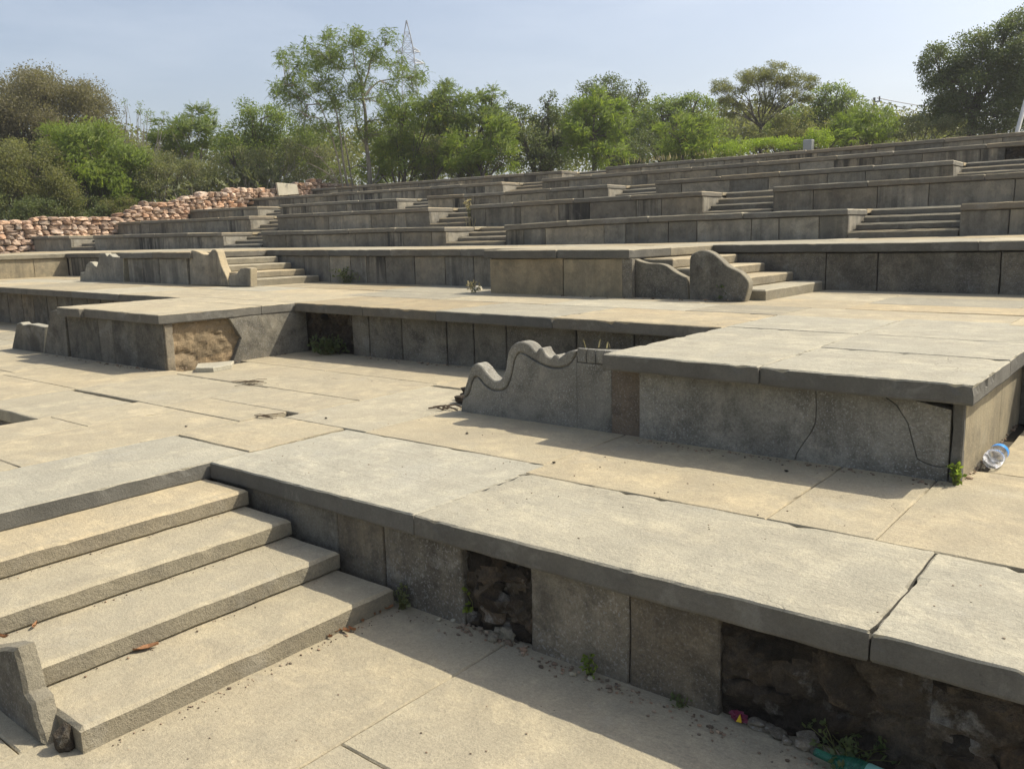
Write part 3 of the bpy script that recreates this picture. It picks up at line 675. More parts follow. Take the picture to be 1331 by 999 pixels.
tag(m.build('end_stone',[M['wall'],M['riser']]),'tall dark rounded end stone standing in front of the right sunlit steps','end stone')
m=MB(); s3=smoothline(pl([(104,366.8),(104.2,354),(110,353.3),(112,344),(116,340.3),(119.5,341),(123,345.5),(125.5,346.5),(128,338),(129.8,329.8),(136,329),(139,333),(142,330),(146,333.5),(149,334),(160.5,334),(160.5,367.2)],7.02),1)
prism(m,FRONT,s3,-7.13,-7.02,bev=.008,ms=1,col=(.7,.2,.2))
tag(m.build('carved_end_stone',[M['tier'],M['pave_grey']]),'worn scrolled end stone at the left end of the far left block','end stone')
z56=lambda pts:[(220+a/5.546,240+b/5.546) for a,b in pts]
m=MB(); s4=smoothline(pl(z56([(152,722),(146,492),(200,482),(240,500),(275,503),(292,488),(310,468),(338,474),(354,520),(372,580),(392,625),(412,668),(430,728)]),7.02),3)
prism(m,FRONT,s4,-7.14,-7.02,bev=.008,ms=1,col=(.85,.75,.5))
tag(m.build('carved_end_stone',[M['tier'],M['pave']]),'pale stained end stone with scrolled top left of the left sunlit steps','end stone')
m=MB(); prism(m,FRONT,pl(z56([(430,729),(428,655),(450,648),(484,640),(500,618),(512,602),(556,598),(584,604),(586,735)]),7.02),-7.13,-7.02,bev=.008,ms=1,col=(.8,.5,.2))
tag(m.build('broken_end_stone',[M['tier'],M['pave']]),'pale broken stump of an end stone at the foot of the left sunlit steps','end stone')

# ------------------------------------------------------------------ the five seating tiers with stair notches
NOT=[[(-24.95,-23.75),(-3.459+1e-3,-2.219),(-10.187,-8.894),(-16.777,-15.38),(3.9,5.2)],
     [(-6.642,-5.435),(-12.956,-11.802),(-19.33,-18.194),(.7,1.9)],
     [(-3.364,-2.1),(-10.074,-8.937),(-16.494,-15.402),(-22.475,-21.4),(3.4,4.6)],
     [(-14.908,-13.6),(-8.,-8.)],
     [(-14.779,-13.3)]]
NOT[0][0]=(-23.866,-22.552); NOT[3]=[(-14.908,-13.6)]
ordn=['lowest','second','third','fourth','topmost']
XE=7.0
nlab={0:['at the far left end of the lowest tier','at the right end of the lowest tier in view','in the middle of the lowest tier','left in the lowest tier above the scrolled stones','beyond the right end of the lowest tier'],
      1:['right of centre in the second tier','in the middle of the second tier, beside a dry tuft','at the left of the second tier','beyond the right end of the second tier'],
      2:['at the far right of the third tier','in the middle of the third tier','left of centre in the third tier','at the left end of the third tier','beyond the right end of the third tier'],
      3:['in the fourth tier, near its middle'],4:['in the topmost tier, below the feathery trees']}
for k in range(5):
    Y0,Zt=TY[k],TZ[k]; zb=(TZ[k-1] if k else -.10); Yn=TY[k+1] if k<4 else 22.5
    x_left=-26.3; warp=lambda p,k=k: Vector((p.x,p.y+TM*p.x,p.z+tdz(k,p.x)))
    t=thing('seating_tier','%s of the five long stained stone seating tiers'%ordn[k],'seating tier',(-8,Y0,ZC+zb))
    nots=sorted(n for n in NOT[k]); segs=[]; x=x_left
    for a,b in nots: segs.append((x,a)); x=b
    segs.append((x,XE))
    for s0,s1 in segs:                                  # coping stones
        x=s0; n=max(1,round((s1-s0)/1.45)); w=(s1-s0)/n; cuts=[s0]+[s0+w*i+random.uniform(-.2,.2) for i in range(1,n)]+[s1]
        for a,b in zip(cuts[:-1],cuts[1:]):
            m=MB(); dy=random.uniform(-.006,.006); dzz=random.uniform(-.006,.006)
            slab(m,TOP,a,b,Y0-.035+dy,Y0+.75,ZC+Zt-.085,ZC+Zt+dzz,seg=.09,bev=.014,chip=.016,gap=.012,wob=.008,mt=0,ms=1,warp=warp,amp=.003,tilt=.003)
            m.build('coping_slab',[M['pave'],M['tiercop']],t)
    for s0,s1 in segs:
        m=MB(); x=s0
        while x<s1-.05:
            w=random.uniform(.34,.8) if random.random()<.7 else random.uniform(.8,1.2)
            if x+w>s1-.3: w=s1-x
            miss=(k==3 and x>-3.35)
            if not miss:
                slab(m,FRONT,x,x+w,ZC+zb-.05-.3*(k>0),ZC+Zt-.087,-Y0-.06,-Y0+random.uniform(-.006,.004),seg=.12,bev=.006,chip=.01,gap=.009,wob=.006,warp=warp,col=(random.random(),random.random(),random.random()))
            x+=w
        for xx,fr,sg in ((s0,LEFT,-1),(s1,RIGHT,1)):     # returns at the notches
            if -26<xx<XE-.1:
                if sg>0: slab(m,RIGHT,Y0+.07,Y0+1.05,ZC+zb-.05,ZC+Zt-.087,xx-.1,xx-.02,seg=.15,warp=warp,col=(.9,.4,.3))
                else: slab(m,LEFT,-Y0-1.05,-Y0-.07,ZC+zb-.05,ZC+Zt-.087,-xx-.1,-xx-.02,seg=.15,warp=warp)
        if m.v: m.build('facing',M['tier'],t)
    if k==3:
        o=rough(t,FRONT,-3.4,XE,ZC+zb-.1,ZC+Zt-.08,-Y0-.12-.0,.06,'core','exposed_core',4.4,n=.06,scale=3,lab='dark rubble face where the facing slabs are gone'); 
    m=MB(); x=x_left                                     # floor behind the coping and the tier's body
    n=12
    edges=sorted(set([x_left,XE]+[e for s in nots for e in s]))
    for a,b in zip(edges[:-1],edges[1:]):
        inn=any(abs(a-p)<1e-6 for p,q in nots)
        q=max(1,int((b-a)/2))
        for i in range(q):
            xa=a+(b-a)*i/q; xb=a+(b-a)*(i+1)/q; xm=(xa+xb)/2
            y0=Y0+(1.1 if inn else .18); dz=tdz(k,xm)
            box(m,xa+(.05 if i==0 and not inn else -.05*inn),xb-(.05 if i==q-1 and not inn else -.05*inn),y0+TM*xm,Yn+.25+TM*xm,ZC+zb-.4*(k>0),ZC+Zt-.05+dz,(.5,.3,.4))
            slab(m,TOP,xa,xb,Y0+(1.05 if inn else .75),Yn+.2,ZC+Zt-.06,ZC+Zt-.004,seg=.5,gap=.012,chip=.0,warp=warp,mt=1)
    m.build('tier_floor',[M['bed'],M['pave']],t)
    zs=[n for n in NOT[k]]
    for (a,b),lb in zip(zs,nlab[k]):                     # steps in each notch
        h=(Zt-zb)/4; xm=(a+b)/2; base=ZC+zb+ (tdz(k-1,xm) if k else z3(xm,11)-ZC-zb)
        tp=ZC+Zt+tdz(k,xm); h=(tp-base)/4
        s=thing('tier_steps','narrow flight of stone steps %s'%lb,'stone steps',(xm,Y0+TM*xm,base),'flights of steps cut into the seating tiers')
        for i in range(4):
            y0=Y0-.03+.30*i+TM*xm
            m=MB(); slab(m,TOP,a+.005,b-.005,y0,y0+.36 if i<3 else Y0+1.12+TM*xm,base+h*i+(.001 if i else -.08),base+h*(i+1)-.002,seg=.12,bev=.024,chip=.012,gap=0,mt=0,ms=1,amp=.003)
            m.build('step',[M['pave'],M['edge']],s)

# ------------------------------------------------------------------ dry-stone rubble wall up the left flank
def rubble_wall():
    t=thing('rubble_wall','long rough wall of reddish rubble stones climbing beside the left ends of the tiers','stone wall',(-26.3,14,ZC))
    tops=[(-40,289),(0,288.8),(20,288),(52,282.8),(90,280.6),(127,279.8),(146,284),(158,277),(172,268),(179,265.7),(200,262.5),(229,260),(236,255),(242,253.4),(268,251),(290,246.4),(330,245.5),(357,244.6),(385,238.5),(407,234.6),(440,237),(474,240)]
    pr=[(onX(x,y,-26.25).y,onX(x,y,-26.25).z) for x,y in tops]
    ys=[p[0] for p in pr]; zs=[p[1] for p in pr]
    def base(y):
        if y<10.6: return ZC-.06
        k=max(i for i in range(5) if y>=TY[i]-.6)
        return ZC+TZ[k]+.05
    m=MB(); y=ys[0]; rnd=random.Random(5)
    zmin=ZC-.1; course=0; z=zmin
    while z<ZC+3.6:
        h=rnd.uniform(.10,.18); y=ys[0]-rnd.uniform(0,.3)
        while y<ys[-1]+.3:
            L=rnd.uniform(.14,.36); yc=y+L/2; top=interp(yc,ys,zs); b=base(yc)-.12
            zz=z+rnd.uniform(-.02,.02)
            if b<zz+h*.5 and zz+h*.55<top:
                s=rnd.uniform(0,90)
                blob(m,(-26.25+rnd.uniform(-.06,.05),yc,zz+h/2),(.2,L*.56,h*.62),2,.32,s,square=1.,freq=1.1,col=(rnd.random(),rnd.random()**1.5,rnd.random()),
                     rot=Matrix.Rotation(rnd.uniform(-.12,.12),3,'X')@Matrix.Rotation(rnd.uniform(-.25,.25),3,'Z'))
                if zz+h*1.6>top or rnd.random()<.25:
                    blob(m,(-26.55+rnd.uniform(-.08,.05),yc+.1,zz+h/2),(.2,L*.5,h*.52),2,.32,s+4,square=1.,freq=1.1,col=(rnd.random(),rnd.random()**1.5,rnd.random()))
            y+=L
        z+=h*.93
    m.build('stones',M['rubble'],t)
    m=MB(); n=60
    for i in range(n):
        ya=ys[0]+(ys[-1]-ys[0])*i/n; yb=ys[0]+(ys[-1]-ys[0])*(i+1)/n
        box(m,-26.62,-26.3,ya,yb,base(ya)-.6,min(interp(ya,ys,zs),interp(yb,ys,zs))-.12,(.3,.3,.3))
    m.build('fill',M['bed'],t)
rubble_wall()
# pale slab propped against that wall
ps=[onX(x,y,-25.95) for x,y in ((362,254.5),(388.5,252.5),(385.5,239.5),(359,237.3))]
m=MB(); prism(m,RIGHT,[(p.y,p.z) for p in ps],-26.0,-25.93,bev=.01,rough=.01,col=(.6,.2,.3))
tag(m.build('pale_slab',M['pale']),'pale upright slab propped against the rubble wall at the upper left','stone slab')

# ------------------------------------------------------------------ vegetation
def rv(r=1): 
    while True:
        v=Vector((random.uniform(-1,1),random.uniform(-1,1),random.uniform(-1,1)))
        if v.length<1: return v*r
def leaf(mb,p,d,up,L,Wd,col):
    s=d.cross(up); 
    if s.length<1e-4: s=Vector((1,0,0))
    s.normalize(); s*=Wd*.5
    mb.add([p,p+d*L*.5+s,p+d*L,p+d*L*.5-s],[(0,1,2,3)],col)
def frond(mb,p,d,L,col,n=5,wd=.05,droop=.7):
    """a drooping pinnate leaf: pairs of leaflets along a curved rachis"""
    q=p.copy(); v=d.normalized(); st=L/n
    for i in range(n):
        v=(v+Vector((0,0,-droop/n))).normalized(); s=v.cross(Vector((0,0,1)))
        if s.length<1e-3: s=Vector((1,0,0))
        s.normalize()
        for sg in (-1,1):
            dd=(s*sg+v*.55+Vector((0,0,-.25))).normalized(); leaf(mb,q,dd,v,wd*(1-.12*i)*1.5,st*.85,col)
        q=q+v*st
def branch(mb,a,b,r0,r1,bend=.15,n=6,seed=0,col=(.5,.5,.5),sides=6):
    d=b-a; L=d.length; pts=[];
    for i in range(n+1):
        t=i/n; off=noise.noise_vector(Vector((seed*3.1,t*2.3,seed)))*bend*L*math.sin(math.pi*min(1,t*1.0))
        sag=Vector((0,0,bend*.5*L*math.sin(math.pi*t)))
        pts.append(a+d*t+off+sag*.4)
    tube(mb,pts,[r0+(r1-r0)*(i/n) for i in range(n+1)],sides,col,cap=True); return pts
def dmin(x,y,m=0.):
    d=ray(x,y); h=math.hypot(d.x,d.y); sx,sy=-d.x/h,d.y/h
    return min((27.3+m)/max(sx,1e-3),(23.0+m)/max(sy,1e-3))
def tree(name,label,cat,bx,by,D,clumps,mat,bk='bark',dens=1.0,kind='leaf',ls=.085,trunk=.09,group=None,gaps=.35,stems=1,sub=None,LK=.74,bare=.0,droop=.8,yel=.3,depth=.8,twigs=True,fork=None):
    """clumps: (px, py, rx_px, ry_px[, depth shift in m]) measured against the photo; each gets a limb, twigs and leaves through its volume"""
    ls*=LK; D0=D; D=max(D,dmin(bx,by,.2)); B=far(bx,by,D); gz=GH(B.x,B.y); base=Vector((B.x,B.y,gz-.08))
    t=thing(name,label,cat,base,group); wood=MB(); lf=MB(); sc=D/1015.0; sd=random.random()*50
    dirn=Vector((B.x,B.y,0)).normalized()
    cs=[]
    for c in clumps:
        dz=c[4] if len(c)>4 else random.uniform(-.5,.5)*depth
        p=far(c[0],c[1],max(D+dz,dmin(c[0],c[1],c[2]*sc*.8))); cs.append((p,c[2]*sc,c[3]*sc))
    top=max(p.z+rz for p,rx,rz in cs); H=max(.5,top-base.z)
    roots=[]
    for s in range(stems):
        o=Vector((random.uniform(-.25,.25),random.uniform(-.25,.25),0))*(stems>1)
        roots.append(base+o)
    if fork:
        fp=far(fork[0],fork[1],D); branch(wood,base,fp,trunk*1.25,trunk*.95,.05,8,sd,(.5,.5,.5),8); roots=[fp]; stems=1
    for i,(c,rx,rz) in enumerate(cs):
        r=roots[i%stems]; k=min(1,max(.25,(c.z-base.z)/H))
        tgt=c-Vector((0,0,rz*.3))
        lk=.5 if fork else 1
        pts=branch(wood,r,tgt,trunk*(.7+.5*k)*lk,trunk*.22*lk,.12,8,sd+i,(random.random(),.5,.5))
        vol=rx*rz; nsub=max(3,int((sub or 9)*min(2.2,.5+rx*1.0)))
        subs=[]
        for j in range(nsub):
            v=rv(); v=v.normalized()*(v.length**.45)
            q=c+Vector((v.x*rx,v.y*rx*depth*1.1,v.z*rz)); subs.append(q)
            if twigs: branch(wood,pts[random.randrange(3,9)],q,trunk*.28*lk,.006,.1,4,sd+j*1.7+i*9,(random.random(),.5,.5),4)
        sr=(rx*.36+.10)
        nl=int(dens*2600*rx*rz/(ls/.085)**2*(1 if kind=='leaf' else .33))
        tone={j:random.random() for j in range(nsub)}
        for _ in range(nl):
            j=random.randrange(nsub); q=subs[j]
            if random.random()<bare: continue
            v=rv(); v=v*(.55+.6*random.random())
            p=q+Vector((v.x*sr,v.y*sr,v.z*sr*.75*min(1.2,rz/rx+.2)))
            if noise.noise(p*1.9+Vector((sd,0,0)))<-gaps+.0: continue
            if p.z<gz+.02: continue
            col=(min(1,max(0,.42+.5*tone[j]+random.uniform(-.3,.35))), random.random() if random.random()<yel else random.random()*.35, .5)
            out=(p-c); out=out.normalized() if out.length>1e-3 else Vector((0,0,1))
            if kind=='frond':
                d=(out*.7+rv(.7)+Vector((0,0,.25))); frond(lf,p,d,ls*random.uniform(3.2,5.2),col,5,ls*.62,droop)
            else:
                d=(out*.5+rv(1.0)+Vector((0,0,-.1))).normalized(); leaf(lf,p,d,rv(1)+Vector((0,0,.3)),ls*random.uniform(.8,1.5),ls*random.uniform(.45,.8),col)
    wood.build('trunk',M[bk],t); lf.build('crown',M[mat],t)
    return t

# far left
tree('tree','large rounded brownish tree rising behind the bushes at the far left','tree',60,262,40,[(55,165,62,52),(95,175,50,45),(20,185,45,48),(105,205,42,40),(60,130,46,24),(15,135,40,22),(90,142,30,22),(-25,170,50,60),(60,215,60,40),(135,190,24,26),(160,215,24,22)],'lf_brown',dens=1.7,ls=.09,trunk=.16,gaps=.45,depth=.9)
tree('bush','bright green feathery bush above the rubble wall at the left','bush',128,276,32,[(105,205,40,34),(135,215,40,36),(165,232,28,34),(95,235,30,30),(130,250,40,26),(170,262,22,18),(90,190,24,18)],'lf_bright',kind='frond',dens=1.0,ls=.075,trunk=.05,stems=4,gaps=.5,yel=.15)
tree('bush','olive bush above the rubble wall at the photo\'s left edge','bush',28,284,31,[(25,222,36,26),(45,250,34,28),(10,250,32,30),(70,262,30,20),(40,205,28,18),(75,235,22,24),(-25,240,34,34)],'lf_olive',dens=1.1,ls=.075,trunk=.05,stems=5,gaps=.5)
tree('bush','low dark bush hugging the wall top at the far left','bush',10,287,29.5,[(10,268,30,16),(45,272,26,13),(80,273,24,11),(-25,265,30,20),(112,271,22,11)],'lf_dark',dens=1.2,ls=.07,trunk=.03,stems=4,twigs=False)
tree('bush','straw coloured low bush spilling over the dip in the rubble wall','bush',158,278,28,[(150,270,16,9),(165,266,14,9),(140,276,10,6),(172,274,10,8)],'lf_olive',dens=1.1,ls=.05,trunk=.015,stems=3,yel=.8)
tree('sapling','thin almost leafless sapling standing against the sky at the left','tree',178,262,33,[(178,140,5,6),(192,146,6,5),(214,152,6,5),(210,172,6,4),(165,134,4,4),(186,160,4,4)],'lf_feather',bk='barkpale',dens=.5,ls=.06,trunk=.03,gaps=.2,sub=3)
tree('tree','small feathery tree with flat frond tufts left of centre','tree',245,250,34,[(258,148,16,7),(225,165,22,10),(245,175,26,12),(215,185,20,10),(268,170,14,9),(250,195,26,10)],'lf_feather',bk='barkpale',kind='frond',dens=1.2,ls=.08,trunk=.045,stems=3,gaps=.35,droop=.5)
tree('bush','mixed green shrub below the small feathery tree','bush',220,258,31.5,[(200,232,24,22),(225,240,24,16),(250,230,26,18),(190,250,20,14),(235,215,22,14),(265,240,20,14),(212,214,18,14)],'lf_grey',dens=1.0,ls=.075,trunk=.04,stems=4,gaps=.5,yel=.5)
tree('tree','green rounded tree left of the tall airy tree','tree',335,245,37,[(335,160,30,22),(315,180,30,22),(360,175,34,26),(340,150,20,12),(380,190,30,26),(300,200,28,20),(345,200,40,20)],'lf_feather',dens=1.0,ls=.095,trunk=.1,gaps=.5)
tree('bush','grey green thicket behind the small pale slab','bush',340,250,30.5,[(300,220,24,20),(330,215,28,22),(365,215,28,24),(395,220,26,22),(420,225,24,18),(285,238,20,12),(345,238,24,12),(440,212,26,26),(395,195,24,16)],'lf_grey',bk='barkpale',dens=.75,ls=.08,trunk=.035,stems=6,gaps=.4,yel=.5)
def aloe(bx,by,D,n,r,label):
    D=max(D,dmin(bx,by,r*.5)); B=far(bx,by,D); gz=GH(B.x,B.y); t=thing('leafy_shrub',label,'shrub',(B.x,B.y,gz)); lf=MB(); wd=MB()
    for i in range(n):
        a=random.uniform(0,6.28); p=Vector((B.x+random.uniform(-r,r),B.y+random.uniform(-r,r),gz)); h=random.uniform(.35,1.1)*1.2
        top=p+Vector((math.cos(a)*.2,math.sin(a)*.2,h)); branch(wd,p,top,.015,.008,.1,3,i,(.5,.5,.5),4)
        for k in range(9):
            d=Vector((random.uniform(-1,1),random.uniform(-1,1),random.uniform(.2,.9))).normalized()
            leaf(lf,top+rv(.12),d,rv(1)+Vector((0,0,.5)),random.uniform(.2,.34),random.uniform(.06,.1),(random.random(),random.random()*.5,.5))
    wd.build('stems',M['barkpale'],t); lf.build('foliage',M['lf_grey'],t)
aloe(300,240,28.6,60,.9,'broad leaved pale green shrub just behind the rubble wall'); aloe(335,238,28.8,55,.8,'broad leaved shrub on the wall just left of the propped pale slab'); aloe(225,254,28.8,30,.8,'broad leaved shrub behind the dip of the rubble wall')

# the tall airy tree, limb by limb
def limb(mb,pts,D,r0,r1,seed):
    P=[far(x,y,D+dz) for x,y,dz in pts]; out=[]
    n=4
    for i in range(len(P)-1):
        p0=P[max(0,i-1)];p1=P[i];p2=P[i+1];p3=P[min(len(P)-1,i+2)]
        for k in range(n):
            u=k/n; out.append(.5*((2*p1)+(p2-p0)*u+(2*p0-5*p1+4*p2-p3)*u*u+(3*p1-p0-3*p2+p3)*u**3)+noise.noise_vector(p1*3+Vector((u,seed,0)))*.03)
    out.append(P[-1]); tube(mb,out,[r0+(r1-r0)*i/(len(out)-1) for i in range(len(out))],7,(random.random(),.5,.5)); return out
def tall_tree():
    D=34.0; B=far(480,240,D); gz=GH(B.x,B.y); t=thing('tall_tree','tallest airy tree with several bare pale stems, beside the pylon','tree',(B.x,B.y,gz)); w=MB(); lf=MB()
    Bp=lambda x:(x,243,0)
    L=[limb(w,[(481,243,0),(480,218,0),(476,185,.1),(475,150,.1),(471,120,.2),(470,100,.2)],D,.10,.04,1),
       limb(w,[(471,120,.2),(478,95,.3),(484,75,.3),(500,60,.3)],D,.05,.012,2), limb(w,[(471,110,.2),(462,85,0),(458,60,-.2)],D,.045,.01,3),
       limb(w,[(476,187,.1),(468,175,-.1),(462,150,-.2),(460,130,-.3),(450,105,-.4),(430,80,-.5)],D,.04,.008,4),
       limb(w,[(474,125,.2),(490,108,.5),(510,103,.7),(535,100,.9)],D,.04,.008,5),
       limb(w,[(453,243,-.3),(447,215,-.3),(443,180,-.3),(438,150,-.4),(425,120,-.6),(405,95,-.7)],D,.048,.008,6),
       limb(w,[(446,243,-.4),(440,212,-.5),(432,180,-.6),(415,135,-.8),(395,120,-1.),(375,100,-1.)],D,.038,.007,7),
       limb(w,[(459,243,.2),(452,205,.3),(446,170,.5),(440,130,.6),(448,90,.6)],D,.034,.007,8),
       limb(w,[(440,236,-.6),(425,215,-.9),(405,195,-1.2),(385,187,-1.4)],D,.025,.007,9), limb(w,[(440,236,-.6),(420,222,-1.),(400,212,-1.2)],D,.03,.01,10),
       limb(w,[(482,222,0),(465,215,.5),(452,222,.8)],D,.03,.012,11), limb(w,[(484,238,0),(492,222,.2),(495,205,.4),(520,200,.4)],D,.032,.008,12),
       limb(w,[(486,240,0),(498,230,.2),(512,228,.4),(525,231,.5)],D,.03,.01,13), limb(w,[(432,180,-.6),(415,155,-1.),(400,150,-1.2),(375,135,-1.4)],D,.03,.008,14),
       limb(w,[(415,135,-.8),(395,135,-.5),(380,120,-.4),(366,118,-.4)],D,.025,.006,15), limb(w,[(420,205,-.7),(408,202,-1.3),(415,190,-1.6)],D,.025,.01,16)]
    cl=[(458,48,18,10),(435,55,16,14),(482,58,18,14),(505,50,9,9),(410,62,12,8),(398,78,22,14),(378,88,16,14),(372,72,6,8),(425,85,22,16),(455,80,22,16),(490,75,14,10),(385,112,20,13),(410,105,22,14),(440,115,26,16),(465,105,16,14),
        (375,128,14,9),(395,130,14,9),(360,118,5,8),(515,85,12,8),(530,100,16,10),(542,112,8,12),(508,112,10,8),(480,125,12,10),(498,130,12,8),(420,130,18,9),(395,150,12,8),(440,140,12,8),(545,100,8,8),(432,165,14,9),(472,168,10,10),(500,155,14,10),(412,170,13,9),(448,185,14,9),(395,172,12,8),(510,172,12,9),(460,150,12,8)]
    sc=D/1015
    for i,(x,y,rx,ry) in enumerate(cl):
        c=far(x,y,D+random.uniform(-1.2,1.2)); rx*=sc; ry*=sc
        li=min((min(((q-c).length,k) for k,q in enumerate(l)) for l in L)); bl=min(L,key=lambda l:min((q-c).length for q in l)); q0=min(bl,key=lambda q:(q-c).length)
        for j in range(7):
            v=rv(); s=c+Vector((v.x*rx*1.1,v.y*rx*1.4,v.z*ry*1.1)); branch(w,q0,s,.014,.004,.1,4,i*7+j,(random.random(),.5,.5),4)
            tone=random.random()
            for k in range(int(23*(rx*ry/.13)**.8)):
                p=s+rv(.27); 
                d=rv(1)+Vector((0,0,.1)); frond(lf,p,d,random.uniform(.2,.34),(min(1,max(0,.45+.55*tone+random.uniform(-.25,.25))),random.random()*.55,.5),5,.027,1.0)
    w.build('trunk',M['barkpale'],t); lf.build('crown',M['lf_feather'],t)
tall_tree()
tree('bush','loose green shrub round the foot of the tall airy tree','bush',455,240,29.6,[(430,225,18,12),(455,228,14,8),(405,228,16,10),(470,228,12,8),(418,222,14,8),(495,228,16,9)],'lf_feather',bk='barkpale',dens=.6,ls=.07,trunk=.03,stems=5,gaps=.3,yel=.3)
tree('bush','yellow green feathery bush right of the tall airy tree','bush',520,236,31,[(500,170,26,26),(530,160,26,22),(555,185,26,30),(515,200,34,28),(545,215,34,20),(490,215,18,18),(525,140,18,10),(575,205,24,24),(560,150,20,16)],'lf_bright',kind='frond',dens=.85,ls=.075,trunk=.05,stems=4,gaps=.45,yel=.45)
tree('tree','feathery arching tree right of the pylon','tree',600,228,33,[(580,125,20,12),(560,140,18,14),(605,140,22,18),(630,135,16,12),(645,150,14,14),(590,160,26,20),(625,170,26,22),(575,115,12,8),(650,175,14,16),(640,122,10,7)],'lf_feather',kind='frond',dens=.9,ls=.09,trunk=.06,stems=2,gaps=.4,droop=1.0)
tree('bush','rounded light green bush below the feathery arching tree','bush',630,226,29.5,[(610,190,28,24),(640,185,26,26),(655,205,18,18),(625,210,32,14),(590,208,24,18)],'lf_bright',kind='frond',dens=.9,ls=.075,trunk=.05,stems=4,gaps=.5,yel=.25)
tree('bush','olive scrub filling the gap under the feathery trees','bush',565,230,30,[(565,210,20,16),(590,220,20,10),(548,222,20,10),(575,195,16,12)],'lf_olive',dens=.9,ls=.07,trunk=.03,stems=4,gaps=.4)
tree('tree','dark glossy tree in the middle of the tree line','tree',700,222,32,[(705,150,20,16),(680,165,22,20),(720,165,22,22),(690,190,30,24),(725,195,26,24),(705,210,36,12),(712,130,9,8),(668,150,14,12),(740,175,16,22)],'lf_dark',dens=1.15,ls=.095,trunk=.09,gaps=.5)
tree('tree','tall fresh green tree with drooping sprays in front of a dark crown','tree',772,218,30,[(770,140,22,16),(755,155,20,18),(790,150,22,18),(800,175,18,22),(765,180,26,22),(790,200,26,16),(748,185,14,18),(775,125,12,8)],'lf_bright',kind='frond',dens=.85,ls=.085,trunk=.07,gaps=.4,yel=.1,fork=(771,175))
tree('tree','dark crowned tree standing behind the fresh green tree','tree',800,216,38,[(790,118,26,13),(810,125,24,16),(765,130,24,16),(825,145,18,18),(790,145,40,22),(800,175,50,26),(832,118,6,7),(775,110,14,7)],'lf_dark',dens=1.0,ls=.11,trunk=.14,gaps=.5)
tree('tree','broad mid green tree left of the flat topped thorn tree','tree',880,206,36,[(860,145,28,16),(895,140,28,14),(925,150,22,18),(845,165,24,20),(880,170,40,22),(920,178,28,18),(850,190,34,18),(900,190,40,14),(905,132,20,7),(872,134,18,7)],'lf_feather',dens=1.1,ls=.1,trunk=.1,gaps=.5,yel=.15)
tree('bush','light green feathery bush sloping towards the lime green creeper','bush',905,204,31,[(880,170,26,14),(905,172,24,16),(930,185,24,14),(885,190,28,14),(915,195,28,9),(950,192,14,9)],'lf_bright',kind='frond',dens=.8,ls=.075,trunk=.04,stems=3,gaps=.45)
tree('bush','dark undergrowth under the broad mid green tree','bush',850,208,33,[(830,190,26,20),(860,198,28,12),(822,205,20,10),(890,202,24,8)],'lf_dark',dens=1.2,ls=.085,trunk=.04,stems=3,gaps=.6)
tree('thorn_tree','flat topped thorn tree with dark spreading limbs against the sky','tree',986,190,34,[(958,110,17,9),(985,97,20,10),(1012,97,18,9),(1038,103,14,8),(943,124,13,9),(1000,112,20,9),(1026,120,16,8),(970,128,17,9),(950,141,11,8),(1044,122,9,7),(1008,134,13,8),(1053,108,8,6),(934,112,7,6),(978,145,10,7),(996,90,10,6)],'lf_olive',dens=2.0,ls=.06,trunk=.06,gaps=.25,sub=11,depth=1.2,fork=(989,166))
tree('tree','green domed tree right of the thorn tree','tree',1090,180,37,[(1085,130,24,14),(1060,145,26,16),(1100,148,22,20),(1040,165,30,16),(1080,165,36,18),(1015,178,26,14),(1095,122,14,8),(1065,125,16,8),(1115,160,14,16)],'lf_feather',dens=1.15,ls=.1,trunk=.1,gaps=.5,yel=.4)
tree('bush','olive bush in front of the green domed tree','bush',1025,186,33,[(1010,165,22,14),(1035,160,22,16),(1000,180,20,10),(1040,180,26,10),(975,182,18,10),(1065,172,18,12)],'lf_olive',dens=1.1,ls=.085,trunk=.04,stems=3,gaps=.5)
tree('bush','bright green feathery bush below the utility pole','bush',1130,176,32,[(1110,165,20,14),(1130,158,20,14),(1148,168,16,10),(1120,178,28,8),(1150,178,16,7),(1092,172,14,10),(1128,150,8,6)],'lf_bright',kind='frond',dens=.9,ls=.08,trunk=.04,stems=3,gaps=.5,yel=.1)
tree('creeper','lime green creeper mound on the crest behind the top tier','creeper',985,190,27.5,[(975,190,20,6),(1000,187,18,5.5),(1020,186,12,5),(950,193,14,5),(1035,189,8,4)],'lf_lime',dens=2.0,ls=.055,trunk=.02,stems=4,gaps=.7,yel=.1,twigs=False)
tree('creeper','small lime green creeper bush right of the grey block','creeper',1062,186,27.5,[(1062,177,13,8),(1072,184,9,5),(1050,182,8,6)],'lf_lime',dens=1.8,ls=.055,trunk=.02,stems=3,gaps=.7,yel=.1,twigs=False)
tree('tree','big dark tree towering at the right edge','tree',1262,170,31,[(1255,80,34,22),(1225,90,22,22),(1290,70,36,24),(1235,115,26,22),(1275,110,40,28),(1320,60,30,24),(1325,100,36,36),(1225,140,18,16),(1260,145,36,20),(1300,145,34,20),(1330,30,20,12),(1215,70,10,10),(1355,80,40,50),(1340,150,36,18),(1310,40,16,8)],'lf_dark',dens=1.55,ls=.085,trunk=.13,gaps=.42,depth=.9,fork=(1264,145))
tree('bush','low grey green scrub left of the big dark tree','bush',1200,172,30,[(1185,164,16,8),(1205,160,18,12),(1225,163,18,9),(1170,171,12,6),(1240,168,16,6),(1300,166,22,5),(1270,168,18,5)],'lf_grey',dens=1.0,ls=.075,trunk=.03,stems=4,gaps=.4)
